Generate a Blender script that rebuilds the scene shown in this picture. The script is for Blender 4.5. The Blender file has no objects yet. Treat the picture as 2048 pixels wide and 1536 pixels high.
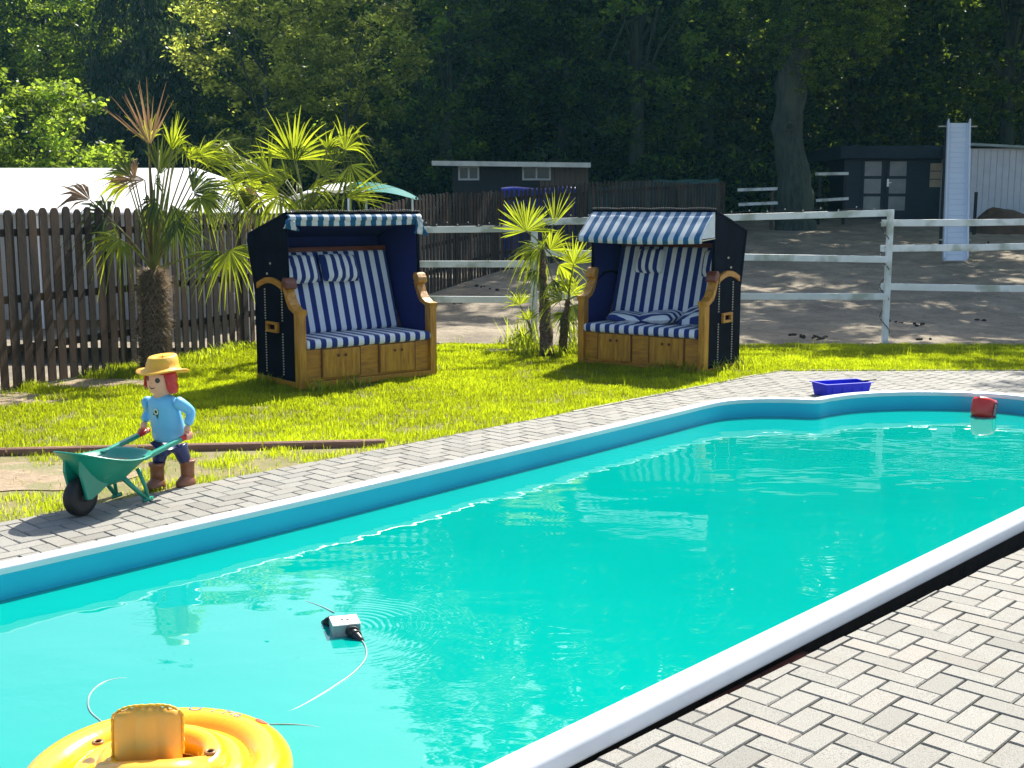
import bpy, math, random
import numpy as np
from mathutils import Vector, Matrix, noise
R = math.radians
S = bpy.context.scene
COL = S.collection
random.seed(7); np.random.seed(7)

# ---------------------------------------------------------------- camera, sky, sun, exposure
F, YH, CH = 2350.0, 415.0, 1.68            # focal length in photo pixels, horizon row, eye height
PITCH = math.atan((768 - YH) / F)
cam = bpy.data.cameras.new('camera'); co = bpy.data.objects.new('camera', cam); COL.objects.link(co)
cam.sensor_width = 36; cam.lens = 36 * F / 2048; cam.clip_end = 600; cam.clip_start = .05
co.location = (0, 0, CH); co.rotation_euler = (R(90) - PITCH, 0, 0); S.camera = co

SUN_EL, SUN_AZ = 47.0, 24.0                # azimuth measured from straight ahead towards the right
w = bpy.data.worlds.new('World'); S.world = w; w.use_nodes = True
nt = w.node_tree; bg = nt.nodes['Background']
sky = nt.nodes.new('ShaderNodeTexSky'); sky.sky_type = 'NISHITA'; sky.sun_disc = False
sky.sun_elevation = R(SUN_EL); sky.sun_rotation = R(SUN_AZ); sky.air_density = 1.0; sky.dust_density = 2.5; sky.ozone_density = 1.5
nt.links.new(sky.outputs[0], bg.inputs[0]); bg.inputs[1].default_value = 0.105
sl = bpy.data.lights.new('sun', 'SUN'); sl.energy = 5.0; sl.use_shadow = True; sl.angle = R(.5); sl.color = (1, .95, .84)
so = bpy.data.objects.new('sun', sl); COL.objects.link(so)
sd = Vector((math.sin(R(SUN_AZ)) * math.cos(R(SUN_EL)), math.cos(R(SUN_AZ)) * math.cos(R(SUN_EL)), math.sin(R(SUN_EL))))
so.rotation_euler = sd.to_track_quat('Z', 'Y').to_euler(); so.location = (10, 20, 30)
S.view_settings.view_transform = 'Standard'; S.view_settings.look = 'None'
S.view_settings.exposure = 1.08; S.view_settings.gamma = 1
S.render.engine = 'CYCLES'
S.cycles.max_bounces = 8; S.cycles.transparent_max_bounces = 8; S.cycles.transmission_bounces = 4

# ---------------------------------------------------------------- helpers
def ray(px, py):
    x, y = (px - 1024) / F, (py - 768) / F
    return Vector((x, math.cos(PITCH) - y * math.sin(PITCH), -math.sin(PITCH) - y * math.cos(PITCH)))
def G(px, py, z=0.0):
    d = ray(px, py); return Vector((d.x, d.y, d.z)) * ((z - CH) / d.z) + Vector((0, 0, CH))
def D(px, py, Y):
    d = ray(px, py); return d * (Y / d.y) + Vector((0, 0, CH))
def ter(x, y):
    return .065 * (min(y, 46) - 18) if y > 18 else 0.0
V = Vector
WZ = -.088                 # water level
def tag(o, label=None, cat=None, group=None, kind=None):
    if label: o['label'] = label
    if cat: o['category'] = cat
    if group: o['group'] = group
    if kind: o['kind'] = kind
    return o
def empty(name, loc, rz=0, label=None, cat=None, group=None):
    o = bpy.data.objects.new(name, None); COL.objects.link(o)
    o.location = loc; o.rotation_euler = (0, 0, rz); o.empty_display_size = .2
    o['_m'] = 0; del o['_m']
    return tag(o, label, cat, group)
def lmat(o):
    m = Matrix.Translation(o.location) @ o.rotation_euler.to_matrix().to_4x4()
    return (lmat(o.parent) @ m) if o.parent is not None else m

class MB:
    def __init__(s): s.v = []; s.f = []; s.mi = []; s.cur = 0
    def add(s, vs, fs):
        b = len(s.v); s.v.extend([tuple(p) for p in vs])
        for f in fs: s.f.append(tuple(i + b for i in f)); s.mi.append(s.cur)
        return s
    def box(s, x0, x1, y0, y1, z0, z1, M=None):
        vs = [V((x, y, z)) for z in (z0, z1) for y in (y0, y1) for x in (x0, x1)]
        if M: vs = [M @ p for p in vs]
        return s.add(vs, [(0, 2, 3, 1), (4, 5, 7, 6), (0, 1, 5, 4), (2, 6, 7, 3), (0, 4, 6, 2), (1, 3, 7, 5)])
    def bar(s, a, b, w, h, up=V((0, 0, 1))):
        a, b = V(a), V(b); d = (b - a).normalized()
        side = d.cross(up)
        if side.length < 1e-3: side = d.cross(V((1, 0, 0)))
        side.normalize(); u = side.cross(d)
        vs = []
        for p in (a, b):
            for i, j in ((-1, -1), (1, -1), (1, 1), (-1, 1)): vs.append(p + side * i * w / 2 + u * j * h / 2)
        return s.add(vs, [(0, 1, 2, 3), (7, 6, 5, 4), (0, 4, 5, 1), (1, 5, 6, 2), (2, 6, 7, 3), (3, 7, 4, 0)])
    def prism(s, pts, plane, a, b, M=None):
        # pts 2D polygon; plane 'xy','yz','xz' extruded from a to b along the third axis
        def mk(p, q, c):
            return {'xy': V((p, q, c)), 'yz': V((c, p, q)), 'xz': V((p, c, q))}[plane]
        n = len(pts); vs = [mk(p, q, a) for p, q in pts] + [mk(p, q, b) for p, q in pts]
        if M: vs = [M @ p for p in vs]
        fs = [tuple(range(n))[::-1], tuple(range(n, 2 * n))] + [(i, (i + 1) % n, n + (i + 1) % n, n + i) for i in range(n)]
        return s.add(vs, fs)
    def tube(s, pts, rad, n=10, cap=True, squash=1.0):
        pts = [V(p) for p in pts]; m = len(pts)
        if not hasattr(rad, '__len__'): rad = [rad] * m
        vs = []; fs = []; pu = None
        for i, p in enumerate(pts):
            d = (pts[min(i + 1, m - 1)] - pts[max(i - 1, 0)]).normalized()
            if pu is None:
                pu = d.cross(V((0, 0, 1)));
                if pu.length < 1e-2: pu = V((1, 0, 0))
            u = (pu - d * pu.dot(d)).normalized(); pu = u; w_ = d.cross(u)
            for k in range(n):
                t = 2 * math.pi * k / n; vs.append(p + (u * math.cos(t) + w_ * math.sin(t) * squash) * rad[i])
        for i in range(m - 1):
            for k in range(n): fs.append((i * n + k, i * n + (k + 1) % n, (i + 1) * n + (k + 1) % n, (i + 1) * n + k))
        if cap: fs += [tuple(range(n))[::-1], tuple(range((m - 1) * n, m * n))]
        return s.add(vs, fs)
    def lathe(s, prof, n=24, M=None, sx=1, sy=1):
        vs = []; fs = []; m = len(prof)
        for r, z in prof:
            for k in range(n):
                t = 2 * math.pi * k / n; p = V((r * math.cos(t) * sx, r * math.sin(t) * sy, z)); vs.append(M @ p if M else p)
        for i in range(m - 1):
            for k in range(n): fs.append((i * n + k, i * n + (k + 1) % n, (i + 1) * n + (k + 1) % n, (i + 1) * n + k))
        if prof[0][0] > 1e-4: fs.append(tuple(range(n))[::-1])
        if prof[-1][0] > 1e-4: fs.append(tuple(range((m - 1) * n, m * n)))
        return s.add(vs, fs)
    def sph(s, c, r, n=10, sx=1, sy=1, sz=1, M=None):
        c = V(c); m = n // 2 + 1
        pr = [(max(r * math.sin(math.pi * i / m), 1e-5), -r * math.cos(math.pi * i / m) * sz) for i in range(m + 1)]
        T = Matrix.Translation(c); T = (M @ T) if M else T
        return s.lathe(pr, n, T, sx, sy)
    def torus(s, Rr, r, n=48, m=14, M=None, sz=1, rip=0):
        vs = []; fs = []
        for i in range(n):
            a = 2 * math.pi * i / n
            for j in range(m):
                b = 2 * math.pi * j / m; rr = r * (1 - rip * (0.5 + .5 * math.cos(a * 60)) * max(0, -math.cos(b)))
                p = V(((Rr + rr * math.cos(b)) * math.cos(a), (Rr + rr * math.cos(b)) * math.sin(a), rr * math.sin(b) * sz))
                vs.append(M @ p if M else p)
        for i in range(n):
            for j in range(m): fs.append((i * m + j, ((i + 1) % n) * m + j, ((i + 1) % n) * m + (j + 1) % m, i * m + (j + 1) % m))
        return s.add(vs, fs)
    def build(s, name, mat, parent=None, world=False, smooth=False, bevel=0, subsurf=0, sharp=None):
        me = bpy.data.meshes.new(name)
        vs = s.v
        if world and parent is not None:
            Mi = lmat(parent).inverted(); vs = [tuple(Mi @ V(p)) for p in vs]
        me.from_pydata(vs, [], s.f); me.update()
        for m_ in (mat if isinstance(mat, (list, tuple)) else [mat]): me.materials.append(m_)
        if any(s.mi): me.polygons.foreach_set('material_index', s.mi)
        if smooth: me.polygons.foreach_set('use_smooth', [True] * len(me.polygons))
        o = bpy.data.objects.new(name, me); COL.objects.link(o)
        if parent is not None: o.parent = parent
        if bevel:
            b = o.modifiers.new('bevel', 'BEVEL'); b.width = bevel; b.segments = 2; b.limit_method = 'ANGLE'; b.angle_limit = R(40)
        if subsurf:
            b = o.modifiers.new('sub', 'SUBSURF'); b.levels = subsurf; b.render_levels = subsurf
        return o
def npmesh(name, mat, verts, faces_quads=None, faces_tris=None, rnd=None, parent=None, smooth=False):
    """verts (n,3) array, quads (m,4), tris (k,3)."""
    me = bpy.data.meshes.new(name)
    nq = 0 if faces_quads is None else len(faces_quads); ntr = 0 if faces_tris is None else len(faces_tris)
    me.vertices.add(len(verts)); me.vertices.foreach_set('co', np.asarray(verts, np.float32).ravel())
    li = []
    if nq: li.append(np.asarray(faces_quads, np.int32).ravel())
    if ntr: li.append(np.asarray(faces_tris, np.int32).ravel())
    li = np.concatenate(li); me.loops.add(len(li)); me.loops.foreach_set('vertex_index', li)
    tot = np.concatenate([np.full(nq, 4), np.full(ntr, 3)]).astype(np.int32)
    st = np.concatenate([[0], np.cumsum(tot)[:-1]]).astype(np.int32)
    me.polygons.add(len(tot)); me.polygons.foreach_set('loop_start', st); me.polygons.foreach_set('loop_total', tot)
    if rnd is not None:
        at = me.attributes.new('rnd', 'FLOAT', 'POINT'); at.data.foreach_set('value', np.asarray(rnd, np.float32))
    if smooth: me.polygons.foreach_set('use_smooth', [True] * len(tot))
    me.update(calc_edges=True); me.materials.append(mat)
    o = bpy.data.objects.new(name, me); COL.objects.link(o)
    if parent is not None: o.parent = parent
    return o

# ---------------------------------------------------------------- materials
def newmat(name):
    m = bpy.data.materials.new(name); m.use_nodes = True
    return m, m.node_tree, m.node_tree.nodes['Principled BSDF']
def node(t, typ, **kw):
    n = t.nodes.new(typ)
    for k, v in kw.items():
        if k.startswith('i_'): n.inputs[k[2:].replace('_', ' ')].default_value = v
        else: setattr(n, k, v)
    return n
def c4(c): return (c[0], c[1], c[2], 1)
def mixc(t, fac, a, b):
    n = t.nodes.new('ShaderNodeMix'); n.data_type = 'RGBA'
    for k, v in ((0, fac), (6, a), (7, b)):
        if isinstance(v, (tuple, list)): n.inputs[k].default_value = c4(v)
        elif isinstance(v, (int, float)): n.inputs[k].default_value = v
        else: t.links.new(v, n.inputs[k])
    return n.outputs[2]
def ramp(t, fac, stops):
    n = t.nodes.new('ShaderNodeValToRGB'); t.links.new(fac, n.inputs[0])
    e = n.color_ramp.elements
    e[0].position, e[0].color = stops[0][0], c4(stops[0][1]); e[1].position, e[1].color = stops[-1][0], c4(stops[-1][1])
    for p, c in stops[1:-1]: x = e.new(p); x.color = c4(c)
    return n.outputs[0]
def g3(v): return (v, v, v)
def M_(name, c1, c2=None, scale=5, rough=.6, bump=0, bscale=None, detail=4, metallic=0, coat=0, stretch=None, spec=.5, roughvar=0, c3=None, s3=1):
    m, t, p = newmat(name)
    p.inputs['Roughness'].default_value = rough; p.inputs['Metallic'].default_value = metallic
    p.inputs['Coat Weight'].default_value = coat; p.inputs['Specular IOR Level'].default_value = spec
    tc = t.nodes.new('ShaderNodeTexCoord'); co_ = tc.outputs['Object']
    if stretch:
        mp = t.nodes.new('ShaderNodeMapping'); mp.inputs['Scale'].default_value = stretch; t.links.new(co_, mp.inputs[0]); co_ = mp.outputs[0]
    if c2:
        n = node(t, 'ShaderNodeTexNoise', i_Scale=scale, i_Detail=detail, i_Roughness=.6); t.links.new(co_, n.inputs[0])
        out = ramp(t, n.outputs[0], [(.35, c1), (.65, c2)])
        if c3:
            n3 = node(t, 'ShaderNodeTexNoise', i_Scale=s3, i_Detail=3); t.links.new(co_, n3.inputs[0])
            out = mixc(t, ramp(t, n3.outputs[0], [(.5, g3(0)), (.62, g3(1))]), out, c3)
        t.links.new(out, p.inputs['Base Color'])
    else: p.inputs['Base Color'].default_value = c4(c1)
    if bump:
        n2 = node(t, 'ShaderNodeTexNoise', i_Scale=bscale or scale, i_Detail=6, i_Roughness=.65); t.links.new(co_, n2.inputs[0])
        b = node(t, 'ShaderNodeBump', i_Strength=bump, i_Distance=.02); t.links.new(n2.outputs[0], b.inputs['Height']); t.links.new(b.outputs[0], p.inputs['Normal'])
        if roughvar:
            mr = node(t, 'ShaderNodeMapRange', i_To_Min=rough - roughvar, i_To_Max=rough + roughvar); t.links.new(n2.outputs[0], mr.inputs[0]); t.links.new(mr.outputs[0], p.inputs['Roughness'])
    return m
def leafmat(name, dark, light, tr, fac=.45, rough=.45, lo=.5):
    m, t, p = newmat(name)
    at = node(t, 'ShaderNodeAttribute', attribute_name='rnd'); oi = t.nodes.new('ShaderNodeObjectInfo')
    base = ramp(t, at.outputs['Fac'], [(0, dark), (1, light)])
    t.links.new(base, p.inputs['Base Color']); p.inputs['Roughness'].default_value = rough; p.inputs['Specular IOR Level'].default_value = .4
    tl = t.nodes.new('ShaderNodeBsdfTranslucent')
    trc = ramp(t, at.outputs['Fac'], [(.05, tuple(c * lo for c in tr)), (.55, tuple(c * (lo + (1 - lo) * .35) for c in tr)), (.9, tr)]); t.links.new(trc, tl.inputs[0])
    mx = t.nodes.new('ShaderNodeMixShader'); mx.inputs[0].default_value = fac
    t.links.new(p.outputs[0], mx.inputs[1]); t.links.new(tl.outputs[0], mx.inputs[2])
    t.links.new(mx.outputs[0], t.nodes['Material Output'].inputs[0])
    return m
def stripemat(name, blue, white, period, axis=0, phase=0.0, duty=.5, tr=0):
    m, t, p = newmat(name)
    tc = t.nodes.new('ShaderNodeTexCoord'); sx = t.nodes.new('ShaderNodeSeparateXYZ'); t.links.new(tc.outputs['Object'], sx.inputs[0])
    a = node(t, 'ShaderNodeMath', operation='MULTIPLY_ADD'); a.inputs[1].default_value = 1 / period; a.inputs[2].default_value = 100 + phase; t.links.new(sx.outputs[axis], a.inputs[0])
    f = node(t, 'ShaderNodeMath', operation='FRACT'); t.links.new(a.outputs[0], f.inputs[0])
    g = node(t, 'ShaderNodeMath', operation='GREATER_THAN'); g.inputs[1].default_value = duty; t.links.new(f.outputs[0], g.inputs[0])
    n = node(t, 'ShaderNodeTexNoise', i_Scale=9, i_Detail=5); t.links.new(tc.outputs['Object'], n.inputs[0])
    wv = mixc(t, n.outputs[0], tuple(c * .82 for c in white), white); bl = mixc(t, n.outputs[0], tuple(c * .75 for c in blue), tuple(min(1, c * 1.25) for c in blue))
    t.links.new(mixc(t, g.outputs[0], bl, wv), p.inputs['Base Color']); p.inputs['Roughness'].default_value = .85
    p.inputs['Sheen Weight'].default_value = .2
    n2 = node(t, 'ShaderNodeTexNoise', i_Scale=250, i_Detail=2); t.links.new(tc.outputs['Object'], n2.inputs[0])
    b = node(t, 'ShaderNodeBump', i_Strength=.35, i_Distance=.003); t.links.new(n2.outputs[0], b.inputs['Height']); t.links.new(b.outputs[0], p.inputs['Normal'])
    if tr:
        tl = t.nodes.new('ShaderNodeBsdfTranslucent'); t.links.new(mixc(t, g.outputs[0], bl, wv), tl.inputs[0])
        mx = t.nodes.new('ShaderNodeMixShader'); mx.inputs[0].default_value = tr
        t.links.new(p.outputs[0], mx.inputs[1]); t.links.new(tl.outputs[0], mx.inputs[2]); t.links.new(mx.outputs[0], t.nodes['Material Output'].inputs[0])
    return m

m_coping = M_('coping_white', (.80, .81, .82), (.70, .72, .73), 3, .32, .05, 60, coat=.3, roughvar=.08)
m_wall = M_('pool_liner', (.01, .46, .62), (.02, .52, .68), 1.2, .35, .04, 30)
m_wood = M_('honey_wood', (.56, .25, .014), (.34, .13, .010), 6, .4, .3, 30, stretch=(1, 1, 6), coat=.25)
m_woodv = M_('honey_wood_vertical', (.58, .28, .02), (.34, .13, .010), 7, .42, .3, 26, stretch=(6, 6, .7), coat=.25)
m_woodd = M_('red_brown_wood', (.20, .045, .010), (.10, .022, .006), 6, .4, .2, 30, stretch=(1, 5, 5), coat=.3)
m_navy = M_('navy_lining', (.002, .003, .09), (.003, .005, .13), 6, .75, .3, 120)
m_dark = M_('dark_metal', (.02, .02, .022), None, 5, .4)
m_white = M_('white_rail', (.88, .90, .86), (.76, .79, .75), 4, .5, .25, 40, c3=(.45, .48, .40), s3=2.5)
m_picket = M_('dark_picket', (.022, .009, .004), (.008, .0035, .002), 9, .75, .7, 30, stretch=(3, 3, .6), c3=(.060, .028, .012), s3=1.6)
m_tub = M_('blue_plastic', (.001, .006, .50), (.001, .010, .60), 2, .6, .05, 20)
m_soil_shade = M_('dark_soil_and_shade', (.035, .025, .02), (.015, .012, .01), 14, .95, .8, 30)  # soil of the clods, also the painted shade in the rim gap
m_green = M_('green_plastic', (.004, .23, .15), (.006, .27, .18), 2, .3, .08, 25, coat=.2)
m_red = M_('red_plastic', (.55, .012, .015), (.48, .01, .012), 3, .3)
m_skin = M_('pink_plastic', (.82, .42, .28), (.78, .38, .25), 3, .35)
m_shirt = M_('blue_plastic_shirt', (.16, .50, .78), (.19, .53, .80), 2, .35, .05, 20)
m_trous = M_('navy_plastic', (.012, .02, .10), (.018, .028, .13), 3, .35)
m_boot = M_('brown_plastic', (.26, .10, .045), (.20, .075, .035), 4, .4, .2, 20)
m_hat = M_('straw_plastic', (.88, .46, .04), (.80, .39, .03), 14, .45, .3, 60)
m_black = M_('black_rubber', (.005, .005, .005), (.010, .010, .010), 12, .6, .3, 40)
m_yellow = M_('yellow_vinyl', (.93, .50, .012), (.88, .44, .01), 2, .22, .12, 10, coat=.5)
m_orange = M_('amber_vinyl', (.95, .46, .06), (.90, .42, .05), 3, .3, .05, 10, coat=.3)
m_redv = M_('red_vinyl', (.88, .03, .012), (.75, .015, .01), 4, .25, .2, 20, coat=.4)
m_pinkw = M_('pale_vinyl', (.85, .62, .66), (.8, .72, .74), 6, .2, coat=.4)
m_cable = M_('pale_hose', (.36, .44, .40), (.20, .30, .28), 8, .4)
m_tentw = M_('white_tarpaulin', (.86, .86, .84), (.74, .74, .72), 1.1, .5, .15, 5)

def wicker():
    m, t, p = newmat('dark_wicker'); tc = t.nodes.new('ShaderNodeTexCoord')
    mp = t.nodes.new('ShaderNodeMapping'); t.links.new(tc.outputs['Object'], mp.inputs[0])
    mp.inputs['Scale'].default_value = (70, 70, 70)
    ch = t.nodes.new('ShaderNodeTexChecker'); ch.inputs['Scale'].default_value = 1; t.links.new(mp.outputs[0], ch.inputs[0])
    n = node(t, 'ShaderNodeTexNoise', i_Scale=6, i_Detail=3); t.links.new(tc.outputs['Object'], n.inputs[0])
    c = ramp(t, n.outputs[0], [(.3, (.0015, .002, .007)), (.7, (.005, .006, .018))]); t.links.new(c, p.inputs['Base Color'])
    b = node(t, 'ShaderNodeBump', i_Strength=.8, i_Distance=.004); t.links.new(ch.outputs['Fac'], b.inputs['Height']); t.links.new(b.outputs[0], p.inputs['Normal'])
    p.inputs['Roughness'].default_value = .8; p.inputs['Specular IOR Level'].default_value = .08
    return m
m_wick = wicker()

def watermat(bx, by):
    m, t, p = newmat('turquoise_water')
    ge = t.nodes.new('ShaderNodeNewGeometry')
    n0 = node(t, 'ShaderNodeTexNoise', i_Scale=.35, i_Detail=3); t.links.new(ge.outputs['Position'], n0.inputs[0])
    c = ramp(t, n0.outputs[0], [(.3, (.0, .275, .235)), (.7, (.0, .32, .27))]); t.links.new(c, p.inputs['Base Color'])
    p.inputs['Roughness'].default_value = .015; p.inputs['IOR'].default_value = 1.75; p.inputs['Specular IOR Level'].default_value = .5
    # ripples: soft waves, a finer chop in patches and rings round the floating box
    mp = t.nodes.new('ShaderNodeMapping'); mp.inputs['Scale'].default_value = (1, 1.6, 1); t.links.new(ge.outputs['Position'], mp.inputs[0])
    n1 = node(t, 'ShaderNodeTexNoise', i_Scale=2.2, i_Detail=2, i_Roughness=.45); t.links.new(mp.outputs[0], n1.inputs[0])
    n2 = node(t, 'ShaderNodeTexNoise', i_Scale=16, i_Detail=2, i_Roughness=.5); t.links.new(mp.outputs[0], n2.inputs[0])
    n3 = node(t, 'ShaderNodeTexNoise', i_Scale=.9, i_Detail=2); t.links.new(ge.outputs['Position'], n3.inputs[0])
    patch = ramp(t, n3.outputs[0], [(.5, g3(.03)), (.66, g3(1))])
    sub = node(t, 'ShaderNodeVectorMath', operation='SUBTRACT'); t.links.new(ge.outputs['Position'], sub.inputs[0]); sub.inputs[1].default_value = (bx, by, WZ)
    ln = node(t, 'ShaderNodeVectorMath', operation='LENGTH'); t.links.new(sub.outputs[0], ln.inputs[0])
    wob = node(t, 'ShaderNodeMath', operation='MULTIPLY_ADD'); t.links.new(n1.outputs[0], wob.inputs[0]); wob.inputs[1].default_value = .12; t.links.new(ln.outputs[1], wob.inputs[2])
    sn = node(t, 'ShaderNodeMath', operation='MULTIPLY'); sn.inputs[1].default_value = 190; t.links.new(wob.outputs[0], sn.inputs[0])
    si = node(t, 'ShaderNodeMath', operation='SINE'); t.links.new(sn.outputs[0], si.inputs[0])
    fall = node(t, 'ShaderNodeMapRange', i_From_Min=.08, i_From_Max=.62, i_To_Min=1.0, i_To_Max=0.0); t.links.new(ln.outputs[1], fall.inputs[0])
    sx = t.nodes.new('ShaderNodeSeparateXYZ'); t.links.new(sub.outputs[0], sx.inputs[0])
    side = node(t, 'ShaderNodeMapRange', i_From_Min=-.05, i_From_Max=.12); t.links.new(sx.outputs[0], side.inputs[0])
    m1 = node(t, 'ShaderNodeMath', operation='MULTIPLY'); t.links.new(si.outputs[0], m1.inputs[0]); t.links.new(fall.outputs[0], m1.inputs[1])
    m2 = node(t, 'ShaderNodeMath', operation='MULTIPLY'); t.links.new(m1.outputs[0], m2.inputs[0]); t.links.new(side.outputs[0], m2.inputs[1])
    m3 = node(t, 'ShaderNodeMath', operation='MULTIPLY'); t.links.new(n2.outputs[0], m3.inputs[0]); t.links.new(patch, m3.inputs[1])
    def acc(a, ka, b):
        q = node(t, 'ShaderNodeMath', operation='MULTIPLY_ADD'); t.links.new(a, q.inputs[0]); q.inputs[1].default_value = ka; t.links.new(b, q.inputs[2]); return q.outputs[0]
    z0 = node(t, 'ShaderNodeMath', operation='MULTIPLY'); z0.inputs[1].default_value = .7; t.links.new(n1.outputs[0], z0.inputs[0])
    h = acc(m3.outputs[0], .10, z0.outputs[0]); h = acc(m2.outputs[0], .028, h)
    b = node(t, 'ShaderNodeBump', i_Strength=1, i_Distance=.008); t.links.new(h, b.inputs['Height']); t.links.new(b.outputs[0], p.inputs['Normal'])
    return m

# ---------------------------------------------------------------- ground, lawn, sand
def sandmat():
    m, t, p = newmat('paddock_sand'); ge = t.nodes.new('ShaderNodeNewGeometry')
    n = node(t, 'ShaderNodeTexNoise', i_Scale=1.3, i_Detail=8, i_Roughness=.7); t.links.new(ge.outputs['Position'], n.inputs[0])
    c = ramp(t, n.outputs[0], [(.3, (.15, .125, .09)), (.52, (.26, .215, .155)), (.75, (.42, .35, .25))])
    n2 = node(t, 'ShaderNodeTexNoise', i_Scale=11, i_Detail=4); t.links.new(ge.outputs['Position'], n2.inputs[0])
    c = mixc(t, ramp(t, n2.outputs[0], [(.60, g3(0)), (.70, g3(.65))]), c, (.09, .065, .05)); t.links.new(c, p.inputs['Base Color'])
    p.inputs['Roughness'].default_value = .95
    n3 = node(t, 'ShaderNodeTexNoise', i_Scale=7, i_Detail=8, i_Roughness=.7); t.links.new(ge.outputs['Position'], n3.inputs[0])
    b = node(t, 'ShaderNodeBump', i_Strength=.9, i_Distance=.06); t.links.new(n3.outputs[0], b.inputs['Height']); t.links.new(b.outputs[0], p.inputs['Normal'])
    return m
m_sand = sandmat()
m_lawnbase = M_('lawn_earth', (.16, .16, .05), (.24, .19, .10), 6, .95, .6, 40)
m_bed = M_('joint_sand', (.13, .11, .075), (.06, .055, .035), 30, .95, .5, 80, c3=(.07, .09, .025), s3=2)

def grid(name, mat, xs, ys, fn):
    nx, ny = len(xs), len(ys)
    vs = np.array([(x, y, fn(x, y)) for y in ys for x in xs])
    i = np.arange((ny - 1) * nx).reshape(ny - 1, nx)[:, :-1].ravel()
    return npmesh(name, mat, vs, np.stack([i, i + 1, i + nx + 1, i + nx], 1), smooth=True)
def base_h(x, y):
    if y < 14.2: return -.14
    return ter(x, y) - .02 if y > 15 else -.14 + .12 * (y - 14.2) / .8
xs = sorted(set([-300, -120, -60, -40] + list(np.arange(-30, 40.1, 2)) + [60, 120, 300]))
ys = sorted(set([-60, -20, 0, 6, 12, 14.2, 15, 18] + list(np.arange(20, 60, 2)) + [80, 150, 450]))
def far_h(x, y):
    h = base_h(x, y) - .06
    return h
tag(grid('ground', m_sand, xs, ys, far_h), kind='structure')
def sand_h(x, y):
    e = min(1, max(0, (y - 14.2) / .5))
    n = noise.noise(V((x * .5, y * .5, 0))) * .07 + noise.noise(V((x * 2.3, y * 2.3, 3))) * .03 + noise.noise(V((x * 6, y * 6, 9))) * .022
    return ter(x, y) + n * e + .0
tag(grid('paddock_sand', m_sand, np.arange(-8, 24.1, .16), np.concatenate([np.arange(14.15, 26, .1), np.arange(26, 44, .25)]), sand_h), kind='structure')

# pool frame: s runs along the near edge, t across towards the far edge
P0 = G(1250, 1393, .07); _n1 = G(1986.6, 1040, .07); ds = (_n1 - P0); ds.z = 0; ds.normalize(); dt = V((-ds.y, ds.x, 0)); P0.z = 0
def ST(s, t, z=0): return P0 + ds * s + dt * t + V((0, 0, z))
def toST(p): q = V((p[0], p[1], 0)) - P0; return q.dot(ds), q.dot(dt)
ctrl = [(-3, 0), (-1.5, 0), (0, 0), (1.5, 0), (3, 0), (4.6, 0), (5.3, .0), (5.62, .06), (5.83, .22), (5.93, .37), (6.0, .42), (6.15, .41), (6.49, .48), (6.84, .69), (7.1, .96), (7.28, 1.25), (7.34, 1.5),
        (7.28, 1.75), (7.1, 2.04), (6.84, 2.31), (6.49, 2.52), (6.15, 2.60), (6.0, 2.61), (5.93, 2.66), (5.80, 2.86), (5.60, 3.05), (5.3, 3.16), (4.6, 3.13), (3.61, 3.08), (2.2, 3.02), (.85, 2.96), (-.83, 2.93), (-3, 2.93), (-3.6, 2.6), (-3.85, 1.5), (-3.6, .35)]
def catmull(P, k=8):
    out = []; n = len(P)
    for i in range(n):
        a, b, c, d = [np.array(P[(i + j) % n], float) for j in (-1, 0, 1, 2)]
        ch = np.linalg.norm(c - b)
        # clamp tangents to chord length
        t1 = (c - a); t2 = (d - b)
        t1 = t1 / (np.linalg.norm(t1) + 1e-9) * min(np.linalg.norm(t1) / 2, ch); t2 = t2 / (np.linalg.norm(t2) + 1e-9) * min(np.linalg.norm(t2) / 2, ch)
        for q in range(k):
            u = q / k; out.append((2 * u**3 - 3 * u**2 + 1) * b + (u**3 - 2 * u**2 + u) * t1 + (-2 * u**3 + 3 * u**2) * c + (u**3 - u**2) * t2)
    return np.array(out)
OUT = catmull(ctrl)
tang = np.roll(OUT, -2, 0) - np.roll(OUT, 2, 0); tang /= np.linalg.norm(tang, axis=1)[:, None]
NOR = np.stack([tang[:, 1], -tang[:, 0]], 1)      # outward for this counter-clockwise outline
def offs(o): return OUT + NOR * o
def inside(s, t, o=0.0):
    P = offs(o) if o else OUT; x, y = P[:, 0], P[:, 1]; x2, y2 = np.roll(x, -1), np.roll(y, -1)
    return bool(np.sum(((y > t) != (y2 > t)) & (s < (x2 - x) * (t - y) / (y2 - y + 1e-12) + x)) % 2)
def sweep(prof, name, mat, parent):
    vs = []; fs = []; n = len(OUT); m = len(prof)
    for o, z in prof:
        for q in offs(o): vs.append(ST(q[0], q[1], z))
    for j in range(m - 1):
        for i in range(n): fs.append((j * n + i, j * n + (i + 1) % n, (j + 1) * n + (i + 1) % n, (j + 1) * n + i))
    mb = MB(); mb.add(vs, fs); return mb.build(name, mat, parent, world=True, smooth=True)
pool = empty('swimming_pool', ST(2, 1.5, WZ), 0, 'long sunken swimming pool with white rounded rim and blue inner wall', 'swimming pool')
sweep([(.004, .032), (0, .058), (.004, .066), (.012, .070), (.074, .071), (.087, .068), (.096, .060), (.101, .048), (.108, .010), (.107, .003), (.100, .000), (.06, .002)], 'rim', m_coping, pool)
sweep([(.007, .034), (.012, -.2), (.05, -1.3)], 'inner_wall', m_wall, pool)
sweep([(.05, .001), (.05, -.3)], 'gap_shade_sleeve', m_soil_shade, pool)  # dark sleeve put in so the shaded gap under the rim reads black
fl = MB(); fl.add([ST(q[0], q[1], -1.3) for q in offs(.05)], [tuple(range(len(OUT)))]); fl.build('pool_floor', m_wall, pool, world=True)
bxp = G(690, 1258, WZ)
wt = MB(); wt.add([ST(q[0], q[1], WZ) for q in offs(.011)], [tuple(range(len(OUT)))])
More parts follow.
